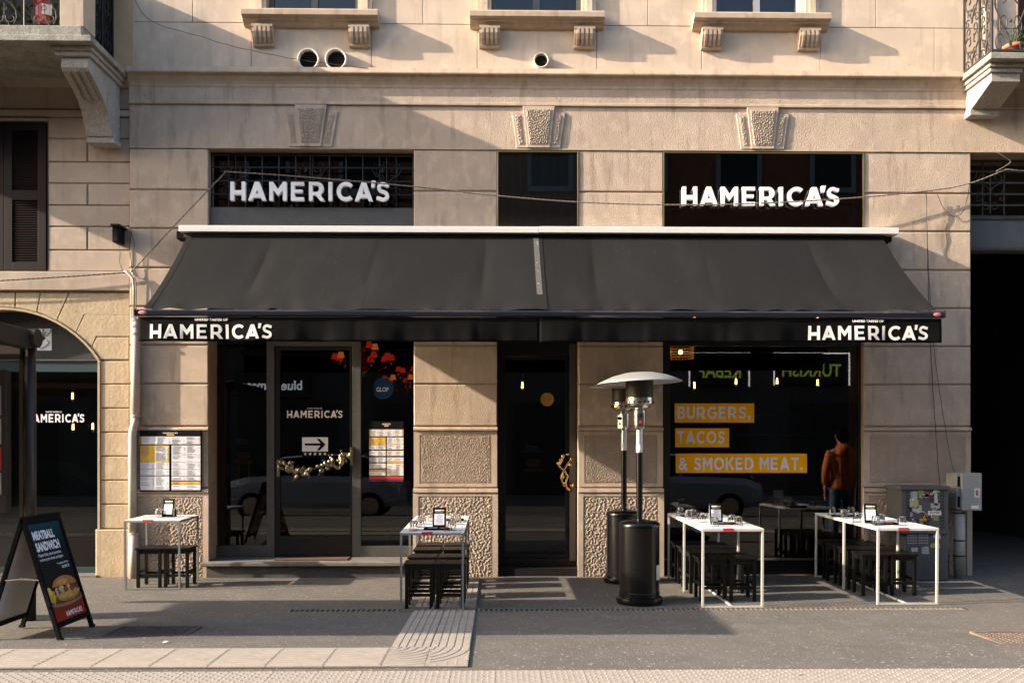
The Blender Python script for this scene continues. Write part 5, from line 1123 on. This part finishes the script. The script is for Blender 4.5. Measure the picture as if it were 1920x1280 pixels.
for s in (1, -1):
    P = side(s, '')
    for nm, a in (('stile', (0, .055, 0, 1, -.015, .015)), ('stile', (.945, 1, 0, 1, -.015, .015)), ('rail', (.055, .945, 0, .045, -.015, .015)), ('rail', (.055, .945, .865, .905, -.015, .015))): sb(bargrid(P, *a).build(nm, m_blk, ab))
    if s == 1: sb(bargrid(P, .055, .945, .045, .865, -.006, .004).build('poster_backing', m_blk, ab))
    else: sb(bargrid(P, .055, .945, .045, .865, -.004, .006).build('white_panel', m_wht, ab))
    for u in (0.0, .945):
        c = P(u+.0275, 1, 0); sb(MB().box(c.x-.02, c.x+.02, c.y-.02, c.y+.02, zg_-.003, zg_+.02).build('foot', m_rub, ab))
P = side(1, ''); y_ = .02; pv = .47; a, b = side(1, '')(.02, .47, -.0), side(-1, '')(.02, .47, 0)
for u in (.02, .97):
    a, b = side(1, '')(u, .50, 0), side(-1, '')(u, .50, 0); mm = (a+b)/2+Vector((0, 0, .012)); m = MB(); m.tube([a, mm, b], .009, 6); m.cyl(mm-Vector((0, .012, 0)), mm+Vector((0, .012, 0)), .012, seg=10); sb(m.build('hinge_bar', m_chrome, ab))
sb(MB().cyl((topx, yn, topz+.005), (topx, yf, topz+.005), .018, seg=10).build('top_hinge', m_blk, ab))
def ppost(u, v, e): p = P(.06+.88*u, .05+.81*v, .005+e); return p
def pmat():
    m = bpy.data.materials.new('poster_print'); m.use_nodes = True; n = m.node_tree.nodes; l = m.node_tree.links; b = n['Principled BSDF']; b.inputs['Roughness'].default_value = .6; b.inputs['Specular IOR Level'].default_value = .15
    t = n.new('ShaderNodeTexCoord'); s = n.new('ShaderNodeSeparateXYZ'); l.new(t.outputs['Object'], s.inputs[0]); mr = n.new('ShaderNodeMapRange'); mr.inputs[1].default_value = .13; mr.inputs[2].default_value = .96; l.new(s.outputs[2], mr.inputs[0])
    r = n.new('ShaderNodeValToRGB'); l.new(mr.outputs[0], r.inputs[0]); e = r.color_ramp.elements; e[0].position = 0; e[0].color = (.30, .022, .008, 1); e[1].position = 1; e[1].color = (.005, .045, .065, 1)
    for p, c in ((.17, (.26, .018, .006, 1)), (.28, (.05, .006, .004, 1)), (.33, (.006, .008, .01, 1)), (.7, (.003, .006, .01, 1)), (.85, (.002, .016, .026, 1))):
        q = e.new(p); q.color = c
    l.new(r.outputs[0], b.inputs['Base Color']); return m
sb(MB().add([ppost(0, 1, 0), ppost(1, 1, 0), ppost(1, 0, 0), ppost(0, 0, 0)], [(0, 1, 2, 3)]).build('poster', pmat(), ab))
def pt_(s, u0, u1, v0, v1, mt, bold=.02):
    xf = lambda p: tuple(ppost(p[0], 1-p[2], .001-p[1]+0)); o = text(s, u0, u1, 1-v1, 1-v0, 0., mt, ab, 'poster_lettering', bold, xf=xf); sb(o)
pt_('MEATBALL', .07, .73, .075, .165, m_wht, .05); pt_('SANDWICH', .07, .80, .19, .285, m_wht, .05)
pt_('Polpette fritte, salsa di pomodoro,', .07, .78, .305, .345, m_wht, .01); pt_('monterey jack cheese, parmigiano', .07, .80, .352, .392, m_wht, .01)
pt_('+ patate fritte', .54, .90, .425, .455, m_wht, .01); pt_('15,90 €', .66, .90, .465, .50, m_wht, .03)
lg = lambda p: tuple(ppost(p[0], 1-p[2], .001-p[1])); o = logo(.36, .88, 1-.975, 1-.925, 0., m_wht, ab, name='poster_logo', join=True, xf=lg); sb(o)
def blob(cu, cv, ru, rv, e, col, n=28, a0=0., a1=2*PI, jag=0., nm='poster_picture'):
    pts = [ppost(cu+ru*math.cos(a0+(a1-a0)*i/n)*(1+random.uniform(-jag, jag)), cv-rv*math.sin(a0+(a1-a0)*i/n)*(1+random.uniform(-jag, jag)), e) for i in range(n)]
    mt = m_pap.get(col) or m_pap.setdefault(col, M('poster_ink', col, .5, var=.45, vs=28)); sb(MB().add(pts, [tuple(range(n))]).build(nm, mt, ab))
blob(.50, .84, .60, .055, .0008, (.10, .015, .005)); blob(.50, .815, .55, .055, .0012, (.34, .13, .06)); blob(.50, .80, .50, .04, .0016, (.10, .03, .01))
blob(.10, .745, .10, .075, .002, (.62, .36, .05), jag=.25); blob(.06, .70, .06, .05, .0022, (.75, .5, .12), jag=.3)
blob(.60, .765, .37, .062, .0026, (.42, .19, .035)); blob(.60, .745, .39, .05, .0030, (.62, .34, .08))
for i in range(11): blob(.28+i*.065, .70+.012*math.sin(i*2), .055, .034, .0034+i*.00005, random.choice([(.10, .03, .012), (.26, .06, .02), (.55, .42, .28), (.16, .05, .02)]), jag=.25, n=14)
blob(.56, .672, .39, .105, .0042, (.50, .17, .035), a0=0, a1=PI, n=24); blob(.50, .625, .18, .03, .0046, (.66, .30, .09), jag=.1)
# ---------------------------------------------------------------- tram shelter at the left edge
m_shel = M('shelter_metal', (.040, .030, .024), .45, metal=.4, var=.2, vs=5); m_shg = M('shelter_edge', (.13, .10, .055), .35, metal=.6)
sh_ = thing('tram_shelter', 'dark brown tram stop shelter entering from the left edge', 'shelter')
ysh = -2.75; pxx = Wp(56, 800, ysh).x
MB().cyl((pxx, ysh, 0.01), (pxx, ysh, Z(652, ysh, 56)), .052, seg=20).build('post', m_shel, sh_, smooth=True)
box('edge_strip', m_shg, pxx-.088, pxx-.06, ysh-.02, ysh+.02, .2, Z(657, ysh, 56), sh_)
zr = Z(625, ysh, 60)-.02
MB().prism([(ysh+.10, zr-.05), (ysh-.10, zr-.13), (-4.75, zr-.10), (-4.85, zr+.06), (ysh+.06, zr+.04), (ysh+.20, zr+.0)], pxx-.055, pxx+.06, 'x').build('roof_beam', m_shel, sh_, bevel=.012)
m = MB(); m.cyl((pxx+.02, ysh-.05, zr-.03), (pxx+.10, ysh-.05, zr-.03), .085, seg=24); m.build('beam_end', m_shel, sh_)
m_roofw = M('shelter_ceiling', (.30, .19, .12), .7); box('roof_panel', m_shel, -9.5, pxx-.04, -4.8, -2.92, zr+.02, zr+.07, sh_); box('ceiling', m_roofw, -9.5, pxx-.06, -4.7, -3.0, zr+.005, zr+.018, sh_)
MB().box(-9.5, pxx-.06, ysh-.06, ysh+.02, zr-.22, zr-.10).build('rear_beam', m_shel, sh_)
box('rear_pane', m_shglass, -6.2, pxx-.06, ysh-.004, ysh+.004, .25, zr-.23, sh_); box('pane_stile', m_shel, pxx-.42, pxx-.39, ysh-.02, ysh+.02, .2, zr-.23, sh_)
box('destination_strip', m_blk, -6.2, pxx-.14, ysh-.03, ysh-.008, Z(672, ysh, 20), Z(653, ysh, 20), sh_); text('transito/transit', pxx-.86, Wp(28.5, 0, ysh).x, Z(669, ysh, 20), Z(658, ysh, 20), ysh-.032, m_box, sh_)
pn = thing('timetable_case', 'shelter timetable panel with red and white fields at far left edge', 'notice board', (0, 0, 0))
xe = Wp(7, 0, ysh-.1).x; box('case', m_shel, xe-.65, xe+.04, ysh-.14, ysh-.04, Z(960, ysh, 5), Z(695, ysh, 5), pn, .01)
for q, mt in (((725, 780), m_gry), ((785, 832), m_box), ((838, 880), m_redpr), ((885, 925), m_box)): box('sheet', mt, xe-.62, xe, ysh-.145, ysh-.142, Z(q[1], ysh, 5), Z(q[0], ysh, 5), pn)
# ---------------------------------------------------------------- things inside, seen through the panes
def bulb(px_, py_, Y, lab, bot=True):
    p = Wp(px_, py_, Y); t = thing('pendant_bulb', lab, 'light bulb', p, 'hanging filament bulbs')
    MB().lathe([(.001, -.075), (.03, -.068), (.05, -.04), (.056, -.005), (.045, .035), (.02, .07), (.014, .085)], seg=16).build('bulb', m_bulbg, t, smooth=True)
    m = MB()
    for i in range(4): a = i*PI/2; m.tube([(.008*math.cos(a), .008*math.sin(a), .04), (.011*math.cos(a), .011*math.sin(a), -.04)], .0035, 4)
    m.build('filament', m_bulb, t); MB().cyl((0, 0, .08), (0, 0, .14), .015, seg=10).build('holder', m_brass, t); MB().cyl((0, 0, .14), (0, 0, 3.98-p.z), .003, seg=5).build('cord', m_rub, t)
bulb(979.5, 722, 1.3, 'glowing bulb seen through the narrow door')
for px_, py_, Y, l in ((1302, 722, 1.6, 'glowing bulb, leftmost of four behind the big window'), (1380, 715, 2.0, 'glowing bulb, second of four behind the big window'), (1457, 714, 2.0, 'glowing bulb, third of four behind the big window'), (1533, 717, 1.6, 'glowing bulb, rightmost of four behind the big window')): bulb(px_, py_, Y, l)
for px_, py_, Y, l in ((136, 742, 1.2, 'glowing bulb above the lettering in the arched window'), (137, 800, 1.3, 'glowing bulb just below the lettering in the arched window'), (174, 799, 1.0, 'glowing bulb at the right edge of the arched window')): bulb(px_, py_, Y, l)
def chandelier(px_, py_, Y, sc, lab, n=10):
    p = Wp(px_, py_, Y); t = thing('chandelier', lab, 'chandelier', p)
    MB().lathe([(.01, .3), (.02, .2), (.05, .1), (.02, .0), (.06, -.1), (.09, -.2), (.03, -.3), (.001, -.33)], seg=14).build('stem', m_brass, t, smooth=True, M4=Matrix.Scale(sc, 4)); MB().cyl((0, 0, .28*sc), (0, 0, 3.98-p.z), .006, seg=6).build('chain', m_rub, t)
    for ring, (r, z, k) in enumerate(((.43, .0, n), (.20, .17, 4))):
        for i in range(k):
            a = i*2*PI/k+ring*.4+.2; c = Vector((r*math.cos(a), r*math.sin(a), z))*sc
            m = MB(); m.tube([(0, 0, (z-.15)*sc), (c.x*.5, c.y*.5, (z-.2)*sc), (c.x, c.y, c.z-.03*sc)], .007*sc, 5); m.build('arm', m_brass, t)
            red = random.random() < .8
            MB().lathe([(.056, 0), (.055, .01), (.036, .085)], seg=14).build('lamp_shade', m_shr if red else m_sho, t, smooth=True, M4=Matrix.Translation(c) @ Matrix.Scale(sc, 4))
            if i % 2 == 0: m = MB(); m.ball((c.x, c.y, c.z-.06*sc), .007*sc, None, .014*sc, 6, 4); m.ball((c.x*.8, c.y*.8, c.z-.12*sc), .007*sc, None, .014*sc, 6, 4); m.build('crystal', m_cryst, t)
    return t
chandelier(681, 674, 1.9, .92, 'chandelier with glowing red shades behind the wide door', 10); chandelier(765, 714, 4.2, .9, 'smaller, farther red shaded chandelier at the pillar edge', 8)
t = thing('beaded_lamp', 'golden beaded lamp in the top left corner of the big window', 'lamp', Wp(1276, 660, 1.0)); m = MB()
for i in range(26):
    for j in range(5): a = i*2*PI/26; m.ball((.17*math.cos(a), .17*math.sin(a), -.08+j*.035), .010, None, None, 5, 3)
tag(m.build('beads', m_cryst, t), kind='stuff'); MB().cyl((0, 0, .08), (0, 0, 1.3), .005, seg=5).build('cord', m_rub, t); MB().ball((0, 0, .0), .03).build('bulb', m_bulb, t)
def candelabra(px_, Y, lab):
    p = Wp(px_, 935, Y); t = thing('candelabra', lab, 'candelabra', (p.x, p.y, p.z))
    MB().lathe([(.001, 0), (.06, 0), (.055, .02), (.02, .04), (.012, .10), (.025, .14), (.012, .18), (.012, .30), (.022, .33), (.012, .40)], seg=14).build('stem', m_brass, t, smooth=True)
    for i in range(4):
        a = i*PI/2+.3; c, s = math.cos(a), math.sin(a); m = MB(); m.tube([(0, 0, .2), (c*.06, s*.06, .15), (c*.12, s*.12, .2), (c*.13, s*.13, .3)], .009, 6); m.cyl((c*.13, s*.13, .3), (c*.13, s*.13, .46), .012, seg=8); m.build('arm', m_brass, t)
    box('plinth', m_room, p.x-.12, p.x+.12, p.y-.12, p.y+.12, .2, p.z-.001)['kind'] = 'structure'
candelabra(748, .75, 'brass candelabra right of the wide door'); candelabra(447, .75, 'brass candelabra behind the pane left of the wide door')
m_bot = glass('bottle_glass', (.35, .4, .2)); sf_ = thing('bottle_shelf', 'dark wall shelf of bottles deep inside behind the big window', 'shelf', (0, 0, 0))
for q in (775, 812, 850): box('shelf_board', m_wood, X(1380, 4.6), X(1590, 4.6), 4.5, 4.9, Z(q, 4.6)-.03, Z(q, 4.6), sf_)
b0 = None; ORD = 'first second third fourth fifth sixth seventh eighth ninth tenth eleventh twelfth thirteenth fourteenth fifteenth sixteenth'.split()
for r_, q in enumerate((775, 812, 850)):
    for k in range(16):
        xb = X(1385, 4.6)+k*.13+random.uniform(-.02, .02); 
        o = thing('bottle', f'{ORD[k]} bottle from the left on the {["top", "middle", "lowest"][r_]} shelf behind the big window', 'bottle', (xb, 4.62, Z(q, 4.6)+.001), 'bottles on the wall shelves')
        if b0 is None: b0 = MB().lathe([(.001, 0), (.036, 0), (.036, .17), (.014, .22), (.013, .29), (.001, .29)], seg=10).build('bottle_body', m_bot, o, smooth=True)
        else: c = b0.copy(); C.objects.link(c); c.parent = o
pl = thing('palm', 'palm with arching fronds behind the arched shop window', 'plant', (Wp(60, 900, 1.0).x, 1.0, .05)); m_palm = M('palm_green', (.035, .085, .03), .5)
MB().cyl((0, 0, .0), (0, 0, .4), .16, .2, 16).build('pot', m_rub, pl); MB().cyl((0, 0, .4), (0, 0, 1.2), .04, .03, 8).build('trunk', m_wood, pl)
for i in range(9):
    a = i*.7; ca, sa = math.cos(a), math.sin(a); m = MB(); st_ = [Vector((ca*u*.85, sa*u*.5, 1.2+.75*u-.85*u*u)) for u in [k/10 for k in range(11)]]; m.tube(st_, .005, 4)
    for k in range(2, 11):
        for s in (-1, 1):
            for e in (0, .5):
                p = st_[k]-(st_[k]-st_[k-1])*e; d = Vector((-sa*s, ca*s*.6, -.9)).normalized()*.26+Vector((ca, sa, 0))*.08; q = Vector((ca, sa, .2))*.008; m.add([p-q, p+q, p+d*.6+q, p+d, p+d*.6-q], [(0, 1, 2, 3, 4)])
    m.build('frond', m_palm, pl)

def mini_poster(lab, Yp, a, b, c, d):
    t = thing('small_poster', lab, 'poster'); u = lambda p: X(p, Yp); v = lambda q: Z(q, Yp, (a+b)/2)
    box('sheet', m_pst, u(a), u(b), Yp, Yp+.001, v(d), v(c), t); w_ = b-a; h_ = d-c; f = lambda p, q: (a+w_*p, c+h_*q)
    (p0, q0), (p1, q1) = f(.08, .06), f(.8, .16); text('MEATBALL', u(p0), u(p1), v(q1), v(q0), Yp-.002, m_gry2, t, bold=.03)
    (p0, q0), (p1, q1) = f(.08, .18), f(.86, .28); text('SANDWICH', u(p0), u(p1), v(q1), v(q0), Yp-.002, m_gry2, t, bold=.03)
    for cz_, rz_, mt in ((.80, .07, (.30, .10, .04)), (.72, .055, (.42, .22, .05)), (.67, .035, (.15, .05, .02)), (.62, .07, (.45, .17, .04))):
        (p0, q0) = f(.5, cz_); n = 20; cx_, cz2 = u(p0), v(q0); rx_2 = (u(b)-u(a))*.38; rz2 = (v(c)-v(d))*rz_
        MB().prism([(cx_+rx_2*math.cos(i*2*PI/n), cz2+rz2*math.sin(i*2*PI/n)) for i in range(n)], Yp-.0022-(.8-cz_)*.004, Yp-.0012-(.8-cz_)*.004).build('picture', m_pap.get(mt) or m_pap.setdefault(mt, M('poster_ink', mt, .6, var=.4, vs=40)), t)
    box('foot_band', m_redpr, u(a), u(b), Yp-.0011, Yp-.0001, v(d), v(d-h_*.12), t)
m_pst = M('poster_teal', (.006, .025, .032), .7, spec=.1); m_gry2 = M('poster_grey_ink', (.45, .47, .5), .7)
mini_poster('small meatball sandwich poster behind the glass of the narrow door', YG+.03, 982, 1017, 832, 884)
mini_poster('small meatball sandwich poster behind the left pane of the wide shopfront', YF+.03, 441, 473, 820, 868)
t = thing('doormat', 'worn brown doormat on the stone step before the wide door', 'doormat', (0, 0, 0)); MB().box(X(521, .2), X(655, .2), .02, YF-.04, zst+.004, zst+.018).build('mat', M('brown_mat', (.10, .05, .03), .95, var=.4, vs=20, bump=.6, bs=90), t)
# ---------------------------------------------------------------- pedestrian on the pavement, seen as a reflection in the big window
def skin(name, verts, edges, radii, mat, parent, root=0, sub=2):
    me = bpy.data.meshes.new(name); me.from_pydata(verts, edges, []); me.materials.append(mat); o = bpy.data.objects.new(name, me); C.objects.link(o); o.parent = parent
    o.modifiers.new('skin', 'SKIN'); me.skin_vertices[0].data
    for i, r in enumerate(radii): r = r if isinstance(r, tuple) else (r, r); me.skin_vertices[0].data[i].radius = r; me.skin_vertices[0].data[i].use_root = (i == root)
    s = o.modifiers.new('sub', 'SUBSURF'); s.levels = sub; s.render_levels = sub; me.shade_smooth(); return o
ppl = thing('person', 'person in orange hooded jacket and blue jeans holding a pale bag on the pavement', 'person', (5.42, -2.9, gz(-2.9)))
m_skin = M('skin', (.45, .25, .17), .6); m_hair = M('dark_hair', (.004, .003, .003), .9, spec=.05); m_jk = M('orange_jacket', (.60, .15, .02), .75, bump=.5, bs=18, bd=.01, var=.2, vs=9); m_jn = M('blue_jeans', (.075, .10, .16), .9, var=.2, vs=12)
m_bagp = M('pale_canvas', (.5, .46, .38), .9); m_shoe = M('dark_shoe', (.03, .03, .03), .6)
bv = [(0, 0, .98), (0, .01, 1.15), (0, .015, 1.38), (0, .01, 1.52), (0, -.005, 1.60), (0, -.02, 1.72), (0, -.025, 1.80),
      (.19, .01, 1.50), (.25, .03, 1.22), (.22, -.13, 1.02), (.21, -.19, .95), (-.19, .01, 1.50), (-.25, .04, 1.22), (-.24, -.05, .96), (-.235, -.08, .87),
      (.10, 0, .92), (.11, -.02, .52), (.12, .03, .09), (.12, -.10, .04), (-.10, 0, .92), (-.13, .01, .52), (-.15, .06, .09), (-.16, -.08, .04)]
be = [(0,1),(1,2),(2,3),(3,4),(4,5),(5,6),(3,7),(7,8),(8,9),(9,10),(3,11),(11,12),(12,13),(13,14),(0,15),(15,16),(16,17),(17,18),(0,19),(19,20),(20,21),(21,22)]
br_ = [(.14,.10),(.13,.10),(.16,.11),(.10,.08),.055,.09,.085,.055,.042,.036,.03,.055,.042,.036,.03,.085,.055,.04,.035,.085,.055,.04,.035]
skin('body', bv, be, br_, m_skin, ppl)
skin('jacket', [(0, .01, .86), (0, .01, 1.0), (0, .015, 1.25), (0, .015, 1.45), (0, .01, 1.56), (.20, .01, 1.48), (.275, .04, 1.2), (.23, -.10, 1.04), (-.20, .01, 1.48), (-.275, .05, 1.2), (-.255, -.04, .98)],
     [(0,1),(1,2),(2,3),(3,4),(3,5),(5,6),(6,7),(3,8),(8,9),(9,10)], [(.19,.14),(.20,.15),(.20,.155),(.17,.13),(.09,.09),.085,.07,.055,.085,.07,.055], m_jk, ppl, root=2)
skin('trousers', [(0, 0, .92), (.10, 0, .86), (.11, -.02, .50), (.12, .03, .10), (-.10, 0, .86), (-.13, .01, .50), (-.15, .06, .10)], [(0,1),(1,2),(2,3),(0,4),(4,5),(5,6)], [(.16,.12), .105, .08, .065, .105, .08, .065], m_jn, ppl)
for x, y in ((.12, -.03), (-.155, 0)): m = MB(); m.ball((x, y, .05), .05, .14, .05, 12, 8); m.build('shoe', m_shoe, ppl, smooth=True)
m = MB(); m.ball((0, -.005, 1.78), .098, .105, .115, 16, 10); m.ball((0, .04, 1.74), .09, .075, .09, 12, 8); m.build('hair', m_hair, ppl, smooth=True)
m = MB(); m.ball((0, .10, 1.53), .13, .085, .10, 14, 8); m.ball((0, .03, 1.58), .12, .10, .06, 14, 8); m.build('hood', m_jk, ppl, smooth=True)
m = MB(); m.ball((0, -.12, 1.73), .014, .02, .02, 8, 6); m.build('nose', m_skin, ppl, smooth=True)
for s in (-1, 1): MB().ball((s*.033, -.098, 1.755), .011, None, None, 8, 6).build('eye', m_blk, ppl, smooth=True); MB().ball((s*.092, -.02, 1.74), .012, .022, .03, 8, 6).build('ear', m_skin, ppl, smooth=True)
def hand(cx, cy, cz, sx):
    m = MB(); m.ball((cx, cy, cz), .028, .016, .045, 10, 6)
    for k in range(4):
        yy = cy-.022+.015*k; L_ = (.055, .066, .070, .058)[k]; m.tube([(cx, yy, cz-.03), (cx+sx*.004, yy, cz-.03-L_*.55), (cx-sx*.012, yy, cz-.03-L_)], [.0095, .0085, .007], 7)
    m.tube([(cx, cy-.02, cz+.012), (cx-sx*.015, cy-.045, cz-.012), (cx-sx*.02, cy-.05, cz-.04)], [.011, .010, .008], 7); return m.build('hand', m_skin, ppl, smooth=True)
hand(-.235, -.09, .83, -1); hand(.21, -.21, .92, 1)
bg_ = thing('tote_bag', 'pale canvas bag held by the person in orange jacket', 'bag', (5.42+.23, -2.9-.05, gz(-2.9)+.86)); skin('bag_body', [(0, 0, .0), (0, 0, .2), (0, 0, .42)], [(0,1),(1,2)], [(.05,.17),(.06,.19),(.04,.13)], m_bagp, bg_, root=1)
m = MB(); m.tube([(0, -.1, .42), (.0, -.05, .62), (0, .05, .62), (0, .1, .42)], .008, 6); m.build('handle', m_bagp, bg_)
# ---------------------------------------------------------------- across the street: brick building, shop signs, parked cars
op = thing('opposite_building', 'dark brick building across the street, seen reflected in the panes', 'building'); YO = -20.5
box('wall', m_brickb, -45, 45, YO-10, YO, 5.2, 13.4, op); box('ground_floor_wall', m_wallb, -45, 45, YO-10, YO-.1, -.1, 5.2, op); box('string_course', m_wallb, -45, 45, YO-.1, YO+.12, 5.2, 5.45, op)
wfm = wpm = None
for fl in range(2):
    for k in range(20):
        x = -31+k*3.25+.35; z = 7.1+fl*3.35
        if fl == 0 or True:
            if wfm is None:
                m = MB(); m.box(-.78, .78, 0, .10, -.98, -.80); m.box(-.78, .78, 0, .10, .84, .98); m.box(-.78, -.64, 0, .10, -.80, .84); m.box(.64, .78, 0, .10, -.80, .84); wfm = m.build('window', M('opposite_frame', (.16, .22, .25), .6), op); m = MB(); m.box(-.64, .64, .01, .03, -.80, .84); wpm = m.build('pane', m_aluv, wfm); o = wfm
            else: o = wfm.copy(); C.objects.link(o); q = wpm.copy(); C.objects.link(q); q.parent = o
            o.location = (x, YO, z+.9)
for k in range(14): box('shop_opening', m_room, -33+k*4.8, -29.6+k*4.8, YO-.098, YO-.06, .0, 3.2, op)
m_neon = M('lit_sign_green', (.3, .35, .05), .6, emit=(.42, .55, .05), es=.55); m_neonw = M('lit_tube_white', (.8, .8, .8), .6, emit=(1, .9, .85), es=1.6); m_sgnw = M('lit_sign_white', (.6, .6, .6), .6, emit=(.7, .72, .8), es=1.1)
def refl(px_, py_, Yg, Yo): # photo point seen in a pane at Yg, of something standing at Yo across the street
    p = Wp(px_, py_, 2*Yg-Yo); return Vector((p.x, Yo, p.z))
def shop_sign(lab, s, pa, pb, pc, pd, Yg, mt, frame=None):
    a, b = refl(pa, pd, Yg, YO+.1), refl(pb, pc, Yg, YO+.1); t = thing('fascia_sign', lab, 'shop sign'); 
    box('sign_board', m_room, a.x-.25, b.x+.25, YO-.05, YO+.06, a.z-.25, b.z+.3, t)
    o = text(s, a.x, b.x, a.z, b.z, 0, mt, t, bold=.02, mirror=True); o.location.y = YO+.075
    if frame:
        m = MB()
        for q in ((a.x-.3, a.x-.26, a.z-.3, b.z+.35), (b.x+.26, b.x+.3, a.z-.3, b.z+.35), (a.x-.3, b.x+.3, b.z+.35, b.z+.39)): m.box(q[0], q[1], YO+.06, YO+.1, q[2], q[3])
        m.build('tube_frame', m_neonw, t)
shop_sign('lit green KEBAP sign across the street, reflected', 'KEBAP', 1308, 1390, 682, 708, YW, m_neon, 1)
shop_sign('lit green TURKISH sign across the street, reflected', 'TURKISH', 1467, 1578, 682, 706, YW, m_neon, 1)
shop_sign('lit white blue tomato sign across the street, reflected', 'blue tomato', 450, 566, 713, 731, YF, m_sgnw)
def loft(name, mat, secs, parent, n):
    vs = [p for s in secs for p in s]; fs = [(i*n+j, i*n+j+1, (i+1)*n+j+1, (i+1)*n+j) for i in range(len(secs)-1) for j in range(n-1)]; fs += [tuple(range(n)), tuple(range(len(vs)-n, len(vs)))[::-1]]
    return MB().add(vs, fs).build(name, mat, parent, smooth=False)
def mk_car(mat, lab, loc):
    t = thing('parked_car', lab, 'car', loc)
    S_ = [(-2.15, .45, .70, .72), (-2.05, .35, .85, .80), (-1.5, .30, .98, .86), (-.9, .30, 1.02, .88), (0, .28, 1.02, .89), (1.0, .28, 1.0, .88), (1.8, .30, .95, .86), (2.1, .38, .82, .80), (2.18, .45, .7, .72)]
    secs = []
    for x, zl, zh, w_ in S_: secs.append([(x, -w_*.96, zl), (x, -w_, zl+.12), (x, -w_, zh-.15), (x, -w_*.93, zh), (x, w_*.93, zh), (x, w_, zh-.15), (x, w_, zl+.12), (x, w_*.96, zl)])
    b = loft('body', mat, secs, t, 8); md = b.modifiers.new('b', 'BEVEL'); md.width = .05; md.segments = 2; md.limit_method = 'ANGLE'
    gs = [(-1.35, .98, .98, .80), (-.75, .98, 1.42, .70), (.2, .98, 1.50, .68), (1.2, .98, 1.46, .68), (1.95, .95, .97, .78)]
    secs = [[(x, -w_-.08 if zh > 1.1 else -w_, zl), (x, -w_+.02, zh-.03), (x, -w_+.1, zh), (x, w_-.1, zh), (x, w_-.02, zh-.03), (x, w_+.08 if zh > 1.1 else w_, zl)] for x, zl, zh, w_ in gs]
    loft('cabin_glass', m_glassd, secs, t, 6); loft('roof', mat, [[(x, -w_+.04, z-.02), (x, -w_+.1, z+.015), (x, w_-.1, z+.015), (x, w_-.04, z-.02)] for x, z, w_ in ((-.72, 1.43, .68), (.2, 1.51, .67), (1.2, 1.47, .67), (1.4, 1.36, .66))], t, 4)
    for s in (-1, 1):
        for xx in (.25,): MB().box(xx-.04, xx+.04, s*.72-.02, s*.72+.06 if s > 0 else s*.72+.02, 1.0, 1.46).build('pillar', mat, t)
        for x in (-1.35, 1.35):
            m = MB(); m.cyl((x, s*.70, .32), (x, s*.895, .32), .32, seg=24); w2 = m.build('tyre', m_rub, t); m = MB(); m.cyl((x, s*.88, .32), (x, s*.905, .32), .21, seg=20); m.build('rim', m_chrome, w2)
        MB().ball((-2.05, s*.6, .72), .12, .16, .07, 10, 6).build('headlight', m_wht, t, smooth=True); MB().ball((2.1, s*.62, .78), .06, .16, .09, 10, 6).build('tail_light', m_redpr, t, smooth=True)
        MB().ball((-.85, s*.98, 1.05), .07, .10, .07, 8, 6).build('wing_mirror', mat, t, smooth=True)
    return t
mk_car(M('car_white', (.27, .285, .31), .25, coat=.5), 'white car parked across the tram tracks, reflected beside the wide door', (-4.25, -10.2, -.06)); mk_car(M('car_silver', (.25, .27, .30), .25, coat=.5, metal=.3), 'silver car parked farther right across the street, reflected in big window', (3.95, -10.3, -.06))

t = thing('paper_scrap', 'tiny crumpled white scrap on the pavement right of the dark cover', 'litter', tuple(Wp(309, 1203, -3.95)[:2])+(gz(-3.95)+.004,)); MB().add([(-.02, -.01, 0), (.02, -.012, .006), (.03, .012, .012), (-.01, .015, .004), (.0, .0, .016)], [(0, 1, 4), (1, 2, 4), (2, 3, 4), (3, 0, 4)]).build('paper', m_wht, t)
m_dleaf = M('dead_leaf', (.09, .05, .025), .8)
for k, (a, b) in enumerate(((1578, 1131), (1502, 1270), (775, 1262), (560, 1218), (1180, 1205))):
    p = Wp(a, b, 0); q = (1.53*F/(b-HOR)); v = Vector((math.sin(YAW)+(a-960)/F*math.cos(YAW), math.cos(YAW)-(a-960)/F*math.sin(YAW), 0))*q; y = CY+v.y
    t = thing('dry_leaf', f"dry leaf on the pavement, {['left of the rightmost table', 'on the studded strip at lower right', 'on the studded strip near the curved slabs', 'in the sunny strip left of the curved slabs', 'in the sunny asphalt below the heaters'][k]}", 'leaf', (v.x, y, gz(y)+.012), 'dry leaves on the pavement'); MB().add([(-.022, 0, 0), (0, -.010, .004), (.022, 0, .006), (0, .010, .004)], [(0, 1, 2, 3)]).build('blade', m_dleaf, t)
